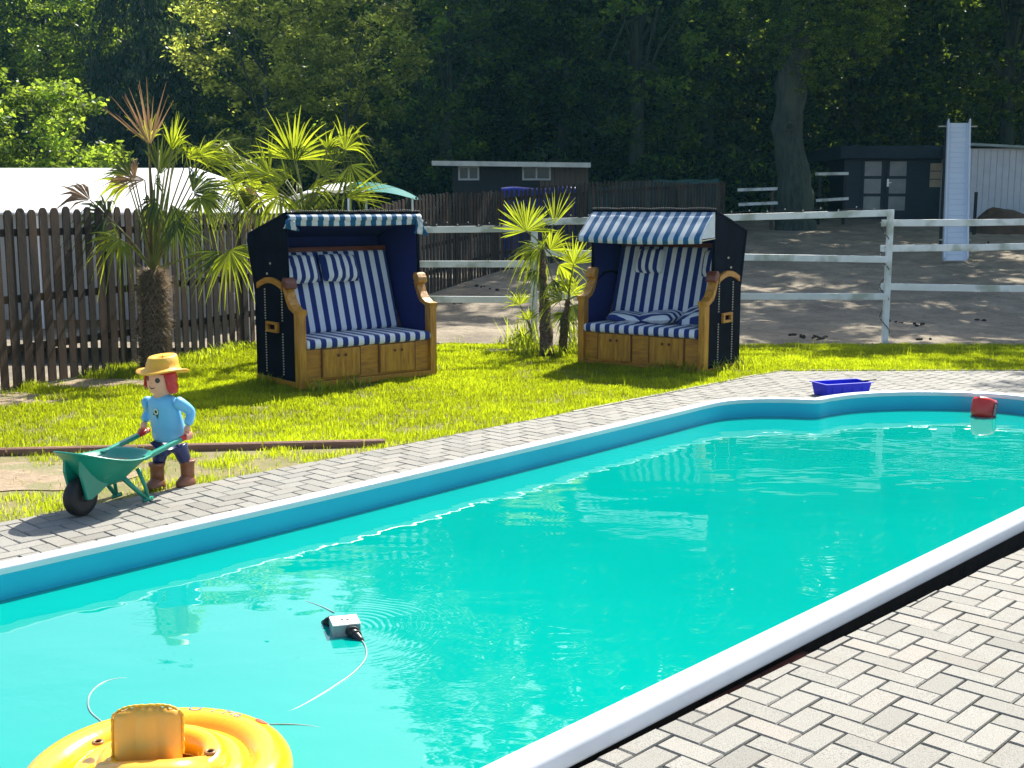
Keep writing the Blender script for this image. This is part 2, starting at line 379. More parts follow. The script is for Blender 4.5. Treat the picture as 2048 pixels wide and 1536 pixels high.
tag(wt.build('pool_water', watermat(bxp.x, bxp.y)), kind='structure')

# herringbone paving, every stone trimmed to the pool edge and the lawn edge
def clip(poly, a, b, c):        # keep a*x+b*y<=c
    out = []
    for i in range(len(poly)):
        p, q = poly[i], poly[(i + 1) % len(poly)]; dp, dq = a * p[0] + b * p[1] - c, a * q[0] + b * q[1] - c
        if dp <= 0: out.append(p)
        if (dp < 0 < dq) or (dq < 0 < dp):
            u = dp / (dp - dq); out.append((p[0] + (q[0] - p[0]) * u, p[1] + (q[1] - p[1]) * u))
    return out
e1, e2, e3 = toST(G(0, 1045)), toST(G(1560, 742)), toST(G(2048, 741))
def hp(p, q):       # half-plane to the right of p->q
    dx, dy = q[0] - p[0], q[1] - p[1]; a, b = -dy, dx; L = math.hypot(a, b); return a / L, b / L, (a * p[0] + b * p[1]) / L
H1 = hp(e1, e2); H2 = hp(e2, e3)
nearline = hp((0, -.132), (3.2, -.225))    # near paving lies beyond the rim with an open gap
OFF = offs(.05)
def paving():
    cs = .0995; joint = .0055; vs = []; fs = []; rnd = []
    for k in range(-60, 140):
        for l in range(-60, 60):
            ox, oy = k + 2 * l, k - 2 * l
            if not (-60 < ox < 110 and -45 < oy < 70): continue
            for kind in (0, 1):
                if kind == 0: r = (ox, oy, ox + 2, oy + 1)
                else: r = (ox, oy + 1, ox + 1, oy + 3)
                x0, y0, x1, y1 = [c * cs for c in r]; cx, cy = (x0 + x1) / 2, (y0 + y1) / 2
                near = cy < .02 and cx < 5.0
                if near and (cy < -3.3 or cx < -1.2): continue
                if not near and (cx < -3 or cx > 10.5 or (cy < .5 and cx < 5.2)): continue
                poly = [(x0 + joint / 2, y0 + joint / 2), (x1 - joint / 2, y0 + joint / 2), (x1 - joint / 2, y1 - joint / 2), (x0 + joint / 2, y1 - joint / 2)]
                if near: poly = clip(poly, *nearline)
                else:
                    if inside(cx, cy, -.12): continue
                    d2 = (OFF[:, 0] - cx) ** 2 + (OFF[:, 1] - cy) ** 2; i = int(np.argmin(d2))
                    if d2[i] < .06: poly = clip(poly, -NOR[i, 0], -NOR[i, 1], -(NOR[i] @ OFF[i]))
                    poly = clip(poly, *H1); poly = clip(poly, *H2) if poly else poly
                if len(poly) < 3: continue
                if not near and any(inside(q[0], q[1], .03) for q in poly): continue
                pa = np.array(poly); ar = abs(np.sum(pa[:, 0] * np.roll(pa[:, 1], -1) - pa[:, 1] * np.roll(pa[:, 0], -1))) / 2
                if ar < 6e-4: continue
                c = pa.mean(0); b = len(vs); n = len(pa); rv = random.random()
                dz = random.uniform(-.0015, .0015); tx, ty = random.uniform(-.012, .012), random.uniform(-.012, .012)
                for (sc, z) in ((1, -.06), (1, -.005), (None, 0)):
                    for q in pa:
                        d = q - c; Ld = np.linalg.norm(d) + 1e-9
                        qq = q if sc else c + d * max(0, (Ld - .006)) / Ld
                        vs.append(tuple(ST(qq[0], qq[1], z + dz + (qq - c)[0] * tx + (qq - c)[1] * ty))); rnd.append(rv)
                for j in range(2):
                    for q in range(n): fs.append((b + j * n + q, b + j * n + (q + 1) % n, b + (j + 1) * n + (q + 1) % n, b + (j + 1) * n + q))
                fs.append(tuple(b + 2 * n + q for q in range(n)))
    me = bpy.data.meshes.new('paving'); me.from_pydata(vs, [], fs); me.update()
    at = me.attributes.new('rnd', 'FLOAT', 'POINT'); at.data.foreach_set('value', rnd)
    m, t, p = newmat('concrete_paver'); at = node(t, 'ShaderNodeAttribute', attribute_name='rnd'); ge = t.nodes.new('ShaderNodeNewGeometry')
    c = ramp(t, at.outputs['Fac'], [(0, (.20, .195, .175)), (.12, (.235, .228, .205)), (.5, (.262, .255, .23)), (.9, (.285, .275, .248)), (1, (.285, .265, .235))])
    n = node(t, 'ShaderNodeTexNoise', i_Scale=260, i_Detail=2); t.links.new(ge.outputs['Position'], n.inputs[0])
    c = mixc(t, ramp(t, n.outputs[0], [(.38, g3(.8)), (.47, g3(0))]), c, (.10, .095, .085))
    n2 = node(t, 'ShaderNodeTexNoise', i_Scale=3.0, i_Detail=5); t.links.new(ge.outputs['Position'], n2.inputs[0])
    c = mixc(t, ramp(t, n2.outputs[0], [(.5, g3(0)), (.75, g3(.4))]), c, (.20, .175, .14)); t.links.new(c, p.inputs['Base Color'])
    p.inputs['Roughness'].default_value = .85
    b = node(t, 'ShaderNodeBump', i_Strength=.5, i_Distance=.002); t.links.new(n.outputs[0], b.inputs['Height']); t.links.new(b.outputs[0], p.inputs['Normal'])
    me.materials.append(m); o = bpy.data.objects.new('paving', me); COL.objects.link(o); tag(o, kind='structure')
paving()
bed = MB()
def bedpoly(pts): bed.prism([(ST(*p).x, ST(*p).y) for p in pts], 'xy', -.13, -.009)
bedpoly([(-1.5, -3.5), (7, -3.5), (7, -.50), (-1.5, -.16)][::-1])
# far bed: strip of quads between the rim and the lawn edge
far_i = [i for i in range(len(OUT)) if OUT[i, 1] > 1.5 and OUT[i, 0] > -2.8 or OUT[i, 0] > 5.3]
def lawn_t(s): # lawn edge t at s
    def tt(H): return (H[2] - H[0] * s) / H[1]
    return tt(H1)
o2 = offs(.06)
q = [i for i in range(len(OUT)) if OUT[i, 1] > 2.0 and -2.9 < OUT[i, 0]]
q.sort(key=lambda i: i)
vs = []; fs = []
for n_, i in enumerate(q):
    a = ST(*o2[i], -.009); s_ = o2[i][0]
    nx, ny = NOR[i]
    # push outwards until the lawn edge is met
    best = 3.5
    for Hh in (H1, H2):
        den = Hh[0] * nx + Hh[1] * ny
        if den > 1e-6: best = min(best, (Hh[2] - Hh[0] * o2[i][0] - Hh[1] * o2[i][1]) / den)
    best = max(best, .05)
    vs += [a, ST(o2[i][0] + nx * best, o2[i][1] + ny * best, -.009)]
    if n_: fs.append((2 * n_ - 2, 2 * n_ - 1, 2 * n_ + 1, 2 * n_))
bed.add(vs, fs)
bed.add([ST(7.52, -1, -.0095), ST(11, -1, -.0095), ST(11, 3.3, -.0095), ST(7.52, 3.3, -.0095)], [(0, 1, 2, 3)])
tag(bed.build('paving_bed', m_bed), kind='structure')
gp_ = MB(); gp_.prism([(ST(*p).x, ST(*p).y) for p in [(-3, -.6), (6, -.6), (6, -.04), (-3, -.04)]], 'xy', -.2, -.132); tag(gp_.build('shaded_soil_gap', m_soil_shade), kind='structure')  # dark soil floor, its tone carrying the rim's shade in the gap
# rusty strip of the pool shell showing in the gap
rs = MB(); rs.prism([(ST(.35, -.09).x, ST(.35, -.09).y), (ST(1.0, -.09).x, ST(1.0, -.09).y), (ST(1.0, -.12).x, ST(1.0, -.12).y), (ST(.35, -.125).x, ST(.35, -.125).y)][::-1], 'xy', -.12, -.03)
rs.build('rusty_edge', M_('rust', (.16, .03, .01), (.06, .015, .008), 12, .9, .5, 30), pool, world=True)

# lawn sheet
LB = [G(0, 1045), G(1560, 742), G(2048, 741)]
lawn_poly = [ST(-4.2, lawn_t(-4.2)), V((LB[1].x, LB[1].y, 0)), V((9.5, LB[2].y + .0, 0)), V((9.5, 14.45, 0)), V((-2.6, 14.5, 0)), V((-6.5, 9.0, 0)), V((-7.5, 4, 0))]
lm = MB(); lm.prism([(p.x, p.y) for p in lawn_poly], 'xy', -.13, -.012); tag(lm.build('lawn', m_lawnbase), kind='structure')

def fence_pts():
    return [V((-4.95, 9.9)), V((D(500, 700, 14.4).x, 14.4)), V((D(830, 560, 20).x, 20)), V((D(1000, 500, 24).x, 24)), V((D(1450, 400, 31).x, 31))]
FP = fence_pts()
def fence_x(y):
    for a, b in zip(FP, FP[1:]):
        if y <= b.y: return a.x + (b.x - a.x) * (y - a.y) / (b.y - a.y)
    return FP[-1].x
# bare earth patches in the lawn (centre, radii, rotation)
patches = [(G(40, 950), .75, .42), (G(170, 765), .9, .32), (G(-60, 800), .8, .5), (G(1010, 700), .5, .2)]
def grass():
    n = 900000
    X = np.random.uniform(-6.8, 7.2, n); Y = np.random.uniform(4.8, 14.62, n)
    # keep what lies in the view wedge plus a margin
    k = (np.abs(X) < Y * .50 + .5); X, Y = X[k], Y[k]
    s = (X - P0.x) * ds.x + (Y - P0.y) * ds.y; t = (X - P0.x) * dt.x + (Y - P0.y) * dt.y
    edge = np.array([noise.noise(V((x * 5, y * 5, 0))) for x, y in zip(X, Y)]) * .05
    k = ((H1[0] * s + H1[1] * t > H1[2] - .012 + edge * .3) | (H2[0] * s + H2[1] * t > H2[2] - .012 + edge * .3))
    fx = np.array([fence_x(y) for y in Y]); k &= (X > fx - .1) & (Y < 14.45 + edge * 2)
    X, Y, edge = X[k], Y[k], edge[k]
    big = np.array([noise.noise(V((x * .9, y * .9, 5))) for x, y in zip(X, Y)]); fine = np.array([noise.noise(V((x * 4, y * 4, 8))) for x, y in zip(X, Y)])
    keep = np.ones(len(X)); hf = np.ones(len(X))
    for c, rx, ry in patches:
        d = np.sqrt(((X - c.x) / rx) ** 2 + ((Y - c.y) / ry) ** 2) + fine * .5
        keep *= np.clip((d - .75) * 2.2, .03, 1); hf *= np.clip(d, .55, 1)
    # strip of thin grass between the log edging and the paving
    la, lb = G(0, 905), G(770, 887); thin = (Y < la.y + (lb.y - la.y) * (X - la.x) / (lb.x - la.x)) & (X < lb.x + .1)
    keep = np.where(thin, keep * np.clip(.28 + fine * 1.3, .05, 1), keep)
    keep *= np.clip(.9 + fine * .9 + big * .5, .35, 1)
    k = np.random.rand(len(X)) < keep; X, Y, fine, big, hf, thin = X[k], Y[k], fine[k], big[k], hf[k], thin[k]
    n = len(X); print('grass blades', n)
    h = np.random.uniform(.013, .034, n) * (1 + fine * .7 + big * .3) * hf
    h = np.where(thin, h * .8, h)
    fxx = np.array([fence_x(y) for y in Y]); nearf = np.clip(1 - (X - fxx) / .5, 0, 1); h *= 1 + nearf * 1.8 * (np.random.rand(n) > .4)
    tall = np.random.rand(n) < .004; h = np.where(tall, np.random.uniform(.07, .13, n), h)
    wd = np.random.uniform(.0016, .0036, n) * np.clip(Y / 9, .9, 1.4); wd = np.where(tall, .0022, wd)
    a = np.random.uniform(0, 2 * np.pi, n); ux, uy = np.cos(a), np.sin(a)
    b = np.random.uniform(0, 2 * np.pi, n); ln = np.random.uniform(.15, .75, n) * h; ln = np.where(tall, ln * .3, ln)
    lx, ly = np.cos(b) * ln, np.sin(b) * ln; z0 = np.full(n, -.014)
    P = np.zeros((n, 5, 3))
    P[:, 0] = np.stack([X - ux * wd, Y - uy * wd, z0], 1); P[:, 1] = np.stack([X + ux * wd, Y + uy * wd, z0], 1)
    P[:, 2] = np.stack([X + ux * wd * .8 + lx * .4, Y + uy * wd * .8 + ly * .4, h * .6], 1); P[:, 3] = np.stack([X - ux * wd * .8 + lx * .4, Y - uy * wd * .8 + ly * .4, h * .6], 1)
    P[:, 4] = np.stack([X + lx, Y + ly, h], 1)
    i = np.arange(n) * 5
    rnd = np.clip(np.random.rand(n) ** 1.3 * .75 + .08 + fine * .45 + big * .55, 0, 1); rnd = np.where(tall, 1, rnd)
    o = npmesh('lawn_grass', leafmat('grass_blade', (.030, .095, .004), (.33, .36, .03), (.62, .74, .012), .68, .5), P.reshape(-1, 3), np.stack([i, i + 1, i + 2, i + 3], 1), np.stack([i + 3, i + 2, i + 4], 1), np.repeat(rnd, 5))
    tag(o, 'short sunlit lawn grass between the pool paving and the fences', 'grass', kind='stuff')
grass()
# bare soil sheets
m_bare = M_('bare_earth', (.36, .27, .18), (.26, .19, .12), 12, .95, .8, 30, c3=(.22, .20, .10), s3=3)
for n_, (c, rx, ry) in enumerate(patches):
    mb = MB(); pts = []
    for k in range(40):
        a = 2 * math.pi * k / 40; rr = 1.0 + .16 * noise.noise(V((math.cos(a) * 2, math.sin(a) * 2, n_)))
        pts.append((c.x + rx * rr * math.cos(a), c.y + ry * rr * math.sin(a)))
    mb.add([V((x, y, -.006)) for x, y in pts], [tuple(range(40))]); tag(mb.build('bare_earth', m_bare), kind='structure')

# log edging
def edging():
    a, b = G(-250, 913), G(772, 889); a.z = b.z = 0
    r = empty('log_edging', a, 0, 'half round brown timber edging lying across the lawn behind the wheelbarrow', 'garden edging')
    d = (b - a); L = d.length; d.normalize(); n = 4
    for k in range(n):
        p, q_ = a + d * (L * k / n + .006), a + d * (L * (k + 1) / n - .006); mb = MB()
        up = V((0, 0, 1)); sd_ = d.cross(up); prof = [(-.035, -.02), (.035, -.02), (.030, .018), (.024, .032), (.01, .040), (-.01, .040), (-.024, .032), (-.030, .018)]
        m_ = len(prof); mb.add([p + sd_ * x + up * z for x, z in prof] + [q_ + sd_ * x + up * z for x, z in prof], [tuple(range(m_)), tuple(range(m_, 2 * m_))[::-1]] + [(i, m_ + i, m_ + (i + 1) % m_, (i + 1) % m_) for i in range(m_)])
        mb.build('log', M_('edging_wood', (.28, .14, .08), (.16, .075, .045), 5, .7, .4, 40, stretch=(.5, 4, 4)) if k == 0 else bpy.data.materials['edging_wood'], r, world=True, bevel=.003)
edging()
tag(MB().prism([(0, 0), (.006, 0), (.006, 1), (0, 1)], 'xy', 0, 1).build('x', m_dark)) and bpy.data.objects.remove(bpy.data.objects['x'])

# thin concrete edge strip between lawn and paving
ed = MB()
def edstrip(p, q, w_):
    p, q = V((p.x, p.y, 0)), V((q.x, q.y, 0)); d = (q - p).normalized(); s_ = V((-d.y, d.x, 0)) * w_
    ed.prism([(x.x, x.y) for x in (p, q, q + s_, p + s_)], 'xy', -.1, .006)
edstrip(G(1150, 824), G(1558, 742), .035); edstrip(G(1561, 741), V((9, G(2048, 741).y, 0)), .035)
tag(ed.build('edge_kerb', M_('kerb_stone', (.42, .40, .34), (.30, .28, .22), 12, .9, .4, 60)), kind='structure')

# ---------------------------------------------------------------- dark picket fence
def picket_fence():
    r = empty('picket_fence', (FP[0].x, FP[0].y, 0), 0, 'dark brown picket fence with rounded tops running back from the left edge', 'fence')
    gi = 0
    for bi, (a, b) in enumerate(zip(FP, FP[1:])):
        L = (b - a).length; d = (b - a) / L; n = int(L / .148); bays = max(1, round(L / 2.4))
        nrm = V((-d.y, d.x))   # away from the lawn
        for bay in range(bays):
            mb = MB(); k0, k1 = n * bay // bays, n * (bay + 1) // bays
            for k in range(k0, k1):
                c = a + d * (k + .5) * L / n + nrm * random.uniform(-.004, .004); g = ter(c.x, c.y)
                top = g + 1.62 + .06 * math.sin(gi * .11) + random.uniform(-.02, .02) + (max(0, min(c.y, 23) - 14) * .008) - max(0, c.y - 25) * .028
                w_ = random.uniform(.090, .106) / 2; lean = random.uniform(-.008, .008)
                prof = [(-w_, g + .02), (w_, g + .02), (w_ + lean, top - .05), (w_ * .8 + lean, top - .02), (w_ * .35 + lean, top), (-w_ * .35 + lean, top), (-w_ * .8 + lean, top - .02), (-w_ + lean, top - .05)]
                m_ = len(prof); P = [V((c.x + d.x * u - nrm.x * .011, c.y + d.y * u - nrm.y * .011, z)) for u, z in prof]; Q = [p + V((nrm.x, nrm.y, 0)) * .014 for p in P]
                mb.add(P + Q, [tuple(range(m_)), tuple(range(m_, 2 * m_))[::-1]] + [(i, m_ + i, m_ + (i + 1) % m_, (i + 1) % m_) for i in range(m_)]); gi += 1
            mb.build('picket_panel', m_picket, r, world=True)
            rl = MB(); p, q_ = a + d * L * bay / bays, a + d * L * (bay + 1) / bays
            for h in (.38, .84, 1.45):
                rl.bar(V((p.x + nrm.x * .027, p.y + nrm.y * .027, ter(*p) + h)), V((q_.x + nrm.x * .027, q_.y + nrm.y * .027, ter(*q_) + h)), .045, .07)
            rl.build('cross_rail', m_picket, r, world=True)
            ps = MB(); ps.box(p.x + nrm.x * .1 - .04, p.x + nrm.x * .1 + .04, p.y + nrm.y * .1 - .04, p.y + nrm.y * .1 + .04, ter(*p), ter(*p) + 1.5); ps.build('post', m_picket, r, world=True)
picket_fence()

# ---------------------------------------------------------------- white paddock fence with a cable of small bulbs
def white_fence():
    r = empty('paddock_fence', G(1768, 685), 0, 'white three-rail paddock fence behind the two beach chairs', 'fence')
    def post(px, pyb, pyt, Y, w_=.085):
        b = D(px, pyb, Y); tp = D(px, pyt, Y); MB().box(b.x - w_ / 2, b.x + w_ / 2, Y - w_ / 2, Y + w_ / 2, -.1, tp.z).build('post', m_white, r, world=True, bevel=.006)
    YA, YB, YC = 14.9, 14.75, 14.7
    post(503, 690, 560, YA + .35); post(1068, 690, 435, YA - .1); post(1769, 688, 419, YC, .07); post(2140, 690, 430, YC)
    def rail(x0, y0, x1, y1, Y0, Y1, off=-.06, h=.084):
        a, b = D(x0, y0, Y0 + off), D(x1, y1, Y1 + off); mid = (a + b) / 2 + V((0, 0, -.008))
        mb = MB(); mb.bar(a, mid, .028, h); mb.bar(mid + (mid - a).normalized() * .001, b, .028, h * .97); return mb.build('rail', m_white, r, world=True, bevel=.004)
    rail(505, 461, 1072, 457, YA + .3, YA); rail(505, 526, 1072, 528, YA + .3, YA); rail(466, 593, 1072, 600, YA + .35, YA)
    rail(1066, 444, 1777, 426, YA, YC); rail(1066, 505, 1778, 519, YA, YC); rail(1066, 590, 1776, 593, YA, YC)
    rail(1763, 446, 2160, 442, YC, YC, .06); rail(1761, 497, 2160, 490, YC, YC, .06); rail(1760, 573, 2160, 578, YC, YC, .06)
    # cable
    def cab(px, w_=True):
        mb = MB(); P = []
        for x0, y0, x1, y1, Y in px:
            for k in range(40):
                u = k / 39; P.append(D(x0 + (x1 - x0) * u, y0 + (y1 - y0) * u + 2.5 * math.sin(u * 60) + random.uniform(-1, 1), Y))
        return P
    P = cab([(600, 449, 1010, 450, 14.85)]); Q = cab([(1070, 435, 1766, 418, 14.66)])
    rr = []
    for k in range(60):
        u = k / 59; a = u * 26; c = D(1769, 424 + u * 250, 14.7); rr.append(c + V((math.cos(a) * .056, math.sin(a) * .056, 0)))
    cb = MB()
    for L_ in (P, Q, rr): cb.tube(L_, .006, 5)
    li = empty('light_string', P[0], 0, 'dark cable with tiny clear bulbs draped over the white paddock fence', 'string lights')
    cb.build('cable', m_dark, li, world=True)
    mg = M_('bulb_glass', (.55, .52, .42), None, rough=.15)
    for p_ in [q_ + V((0, -.01, .016)) for L_ in (P, Q) for q_ in L_[::2]] + [rr[k] + V((0, -.015, 0)) for k in range(0, 60, 5)]:
        bl = MB(); bl.sph(p_, .009, 6); bl.build('bulb', mg, li, world=True, smooth=True)
white_fence()

# ---------------------------------------------------------------- beach chairs
m_str = stripemat('cushion_stripe', (.004, .020, .17), (.78, .82, .86), .118, 0, .1)
m_str2 = stripemat('neck_pillow_stripe', (.004, .020, .17), (.78, .82, .86), .092, 0, .45)
m_awn = stripemat('sunlit_awning_stripe', (.006, .12, .27), (.80, .84, .85), .118, 0, .1, tr=.2)  # blue brighter than the cushions: sunlight put into the stripe colour
def soft(o, lv=2): 
    b = o.modifiers.new('sub', 'SUBSURF'); b.levels = lv; b.render_levels = lv; return o
def rbox(mb, x0, x1, y0, y1, z0, z1, M=None, e=.02, nx=10, puff=0.0):
    # box with rounded rim and puffed faces as a small grid
    ys_ = [y0, y0 + e * .35, y0 + e, (y0 + y1) / 2, y1 - e, y1 - e * .35, y1]; vs = []; fs = []
    xs_ = [x0, x0 + e * .35, x0 + e] + [x0 + e + (x1 - x0 - 2 * e) * k / nx for k in range(1, nx)] + [x1 - e, x1 - e * .35, x1]
    def prof(u, a, b):
        d = min(u - a, b - u); return 1 if d >= e else math.sqrt(max(0, 1 - (1 - d / e) ** 2))
    h = (z1 - z0) / 2; zc = (z0 + z1) / 2; nxx, nyy = len(xs_), len(ys_)
    for sgn in (1, -1):
        for y in ys_:
            for x in xs_:
                k = min(prof(x, x0, x1), prof(y, y0, y1)); u = (x - x0) / (x1 - x0); v = (y - y0) / (y1 - y0)
                z = zc + sgn * h * (.45 + .55 * k) + sgn * puff * math.sin(math.pi * u) * math.sin(math.pi * v); p = V((x, y, z)); vs.append(M @ p if M else p)
    N = nxx * nyy
    for j in range(nyy - 1):
        for i in range(nxx - 1):
            a = j * nxx + i; fs.append((a, a + 1, a + nxx + 1, a + nxx)); fs.append((N + a, N + a + nxx, N + a + nxx + 1, N + a + 1))
    for i in range(nxx - 1):
        fs.append((i, N + i, N + i + 1, i + 1)); b = (nyy - 1) * nxx + i; fs.append((b, b + 1, N + b + 1, N + b))
    for j in range(nyy - 1):
        a = j * nxx; fs.append((a, a + nxx, N + a + nxx, N + a)); b = a + nxx - 1; fs.append((b, N + b, N + b + nxx, b + nxx))
    mb.add(vs, fs)
def beach_chair(loc, rz, W, D_, flip, label, awning, pillows, hs_=1.0):
    """Local frame: x along the front, y towards the back. The chair faces -y."""
    r = empty('beach_chair', loc, rz, label, 'beach chair', 'hooded wicker beach chairs on the lawn'); ZS = hs_
    T = .075
    # base box
    b = MB(); b.box(T, W - T, .035, D_ - .03, .03, .33); b.build('base_box', m_wood, r, bevel=.004)
    for x0 in (W * .5 - W * .335, W * .5 + W * .075):
        d = MB(); x1 = x0 + W * .26; d.box(x0, x1, .012, .033, .05, .325); dr = d.build('footrest_drawer', m_woodv, r, bevel=.006)
        for xg in (x0 - .0075, x1 + .0075): e_ = MB(); e_.box(xg - .0045, xg + .0045, .018, .034, .05, .33); e_.build('drawer_gap', m_woodd, dr)
        for kx in (.40, .60):
            k = MB(); k.lathe([(.001, 0), (.012, .002), (.015, .008), (.011, .014), (.007, .018), (.007, .024)], 12, Matrix.Translation((x0 + (x1 - x0) * kx, -.010, .262)) @ Matrix.Rotation(R(-90), 4, 'X')); k.build('knob', m_woodd, dr, smooth=True)
    k = MB(); k.box(.0, W, .0, D_, -.03, .028); k.build('skid', m_woodv, r, bevel=.004)
    # cushions
    c = MB(); rbox(c, T + .005, W - T - .005, -.01, .62, .335, .425, e=.03, nx=18, puff=.006); c.build('seat_cushion', m_str, r, smooth=True)
    a0, a1 = V((0, .55, .42)), V((0, .80, 1.20)); sl_ = (a1 - a0)
    Mb = Matrix.Translation(a0) @ Matrix.Rotation(math.atan2(sl_.z, sl_.y), 4, 'X')
    c = MB(); rbox(c, T + .03, W - T - .03, 0, sl_.length, -.02, .055, Mb, .03, 18, .012); c.build('back_cushion', m_str, r, smooth=True)
    b = MB(); b.box(T + .01, W - T - .01, sl_.length + .002, sl_.length + .05, -.02, .03, Mb); b.build('top_rail', m_woodd, r, bevel=.005)
    for i, (px_, py_, pz_, sx_, sy_, sz_, rx_, ry_, rz_) in enumerate(pillows):
        pm = MB(); MM = Matrix.Translation((px_, py_, pz_)) @ Matrix.Rotation(R(rz_), 4, 'Z') @ Matrix.Rotation(R(rx_), 4, 'X') @ Matrix.Rotation(R(ry_), 4, 'Y')
        vs = []; n1, n2 = 14, 12
        for s_ in (1, -1):
            for j in range(n2 + 1):
                for k_ in range(n1 + 1):
                    u, v = k_ / n1 * 2 - 1, j / n2 * 2 - 1; z = sz_ / 2 * (1 - u**4) ** .55 * (1 - v**4) ** .55 * (1 + .16 * noise.noise(V((u * 2 + i * 5, v * 2, s_))))
                    pin = 1 - .07 * (v * v) * abs(u); vs.append(MM @ V((u * sx_ / 2 * (1 - .06 * v * v), v * sy_ / 2 * pin, s_ * z)))
        fs = []; N = (n1 + 1) * (n2 + 1)
        for j in range(n2):
            for k_ in range(n1):
                a = j * (n1 + 1) + k_; fs.append((a, a + 1, a + n1 + 2, a + n1 + 1)); fs.append((N + a, N + a + n1 + 1, N + a + n1 + 2, N + a + 1))
        pm.add(vs, fs); kind_p = 'neck_pillow' if pz_ > .7 else 'cushion'
        po = pm.build(kind_p, m_str2 if pz_ > .7 else m_pil, r, smooth=True)
    # sides
    for sgn, x in ((-1, 0), (1, W)):
        xa, xb = (x, x + T) if sgn < 0 else (x - T, x)
        side = [(.095, .03), (D_, .03), (D_ - .01, .88), (.74, .93), (.60, .955), (.45, .94), (.34, .88), (.25, .87), (.17, .76), (.095, .70)]
        s_ = MB(); s_.prism(side, 'yz', xa + .010, xb - .010); s_.build('side_panel', m_wick, r)
        # inner lining
        l_ = MB(); xi = (xb - .009, xb - .004) if sgn < 0 else (xa + .004, xa + .009); l_.prism([(.10, .42), (D_ - .04, .42), (D_ - .04, .87), (.6, .93), (.45, .92), (.25, .84), (.10, .66)], 'yz', *xi); l_.build('side_lining', m_navy, r)
        p_ = MB(); p_.box(xa, xb, -.005, .094, .0, .70); p_.build('front_post', m_wood if False else m_woodv, r, bevel=.006)
        arm = MB(); pts = [(-.012, .705), (.07, .715), (.13, .75), (.18, .81), (.215, .875), (.235, .92)]
        top = [(y, z) for y, z in pts]; bot = [(y + (.035 if i > 1 else 0) + (.0 if i else .01), z - .05 + (i * .006)) for i, (y, z) in enumerate(pts)]
        for i in range(len(pts) - 1): arm.prism([top[i], top[i + 1], bot[i + 1], bot[i]], 'yz', xa - .012, xb + .012)
        ar = arm.build('armrest', m_woodv, r, bevel=.003)
        kb = MB(); kb.prism([(.17, .90), (.21, .885), (.262, .915), (.28, .965), (.255, 1.0), (.215, .995), (.18, .95)], 'yz', xa - .02, xb + .02); kb.build('arm_knob', m_woodd if (sgn < 0) != flip else m_woodv, ar, bevel=.012)
        ac = MB(); n = 12; rowsT = []
        for i in range(n + 1):
            u = i / n; y = .30 + u * .50; zt = .905 + .085 * math.sin(math.pi * (.12 + .80 * u)); rowsT.append((y, zt))
        for i in range(n):
            (y0, z0), (y1, z1) = rowsT[i], rowsT[i + 1]; ac.prism([(y0, z0), (y1, z1), (y1, z1 - .055), (y0, z0 - .055)], 'yz', (xa - .010) if sgn < 0 else (xa + .05), (xb - .05) if sgn < 0 else (xb + .010))
        ac.build('arched_cap', m_wood, r)
        xo = xa + .004 if sgn < 0 else xb - .004
        for yy in (.32, .66):
            bd = MB()
            for k_ in range(32):
                z = .08 + k_ * .0255
                if yy == .0 or not (.47 < z < .57): bd.sph((xo + sgn * -.0, yy, z), .0085, 6)
            bd.build('rope_stitch', m_rope, r, smooth=True)
        hd = MB(); yc, zc, hw, hh = .49, .52, .115, .05; xq = sorted((xo + sgn * .004, xo + sgn * .034))
        for (y0, y1, z0, z1) in ((yc - hw, yc + hw, zc + hh - .026, zc + hh), (yc - hw, yc + hw, zc - hh, zc - hh + .026), (yc - hw, yc - hw + .045, zc - hh + .026, zc + hh - .026), (yc + hw - .045, yc + hw, zc - hh + .026, zc + hh - .026)):
            hd.box(xq[0], xq[1], y0, y1, z0, z1)
        hd.build('carry_handle', m_wood, r, bevel=.004)
        # hood side
        hs = [(.255, 1.60), (.235, .86), (.88, .80), (1.03, 1.33), (1.0, 1.385)]
        h_ = MB(); h_.prism(hs, 'yz', xa + .016, xb - .028); h_.build('hood_side', m_wick, r)
        hl = MB(); xi = (xb - .027, xb - .020) if sgn < 0 else (xa + .020, xa + .027)
        hl.prism([(.262, 1.585), (.245, .88), (.87, .82), (1.0, 1.33)], 'yz', *((xb - .0275, xb - .021) if sgn < 0 else (xa + .017, xa + .0155 - .0))[:2]) if False else None
        hl = MB(); q0 = xb - .0275 if sgn < 0 else xa + .0155 - .0065; hl.prism([(.262, 1.585), (.245, .88), (.87, .82), (1.0, 1.33)], 'yz', q0, q0 + .006); hl.build('hood_side_lining', m_navy, r)
        for (y, z) in ((.55, 1.12), (.62, 1.02)):
            q2 = MB(); q2.sph((xo - sgn * .012, y, z), .012, 8); q2.build('rivet', m_rope, r, smooth=True)
    # hood roof, back, lining
    h_ = MB(); x0, x1 = .022, W - .022
    h_.prism([(.24, 1.605), (.262, 1.575), (1.0, 1.365), (1.02, 1.40)], 'yz', x0, x1); h_.build('hood_roof', m_wick, r, bevel=.006)
    h_ = MB(); h_.prism([(1.035, 1.40), (1.0, 1.37), (.86, .80), (.87, .06), (.905, .06), (.90, .80)], 'yz', x0, x1); h_.build('hood_back', m_wick, r)
    l_ = MB(); l_.prism([(.27, 1.57), (.275, 1.564), (.985, 1.352), (.99, 1.362)], 'yz', T - .02, W - T + .02); l_.prism([(.98, 1.35), (.972, 1.35), (.84, .80), (.84, .40), (.848, .40), (.85, .80)], 'yz', T - .02, W - T + .02); l_.build('hood_lining', m_navy, r)
    e_ = MB(); n = int((W - .04) / .022)
    for k_ in range(n): e_.sph((x0 + .01 + k_ * (x1 - x0 - .02) / (n - 1), .242, 1.612 + .003 * math.sin(k_ * .35)), .009, 6)
    e_.build('woven_edge', m_rope2, r, smooth=True)
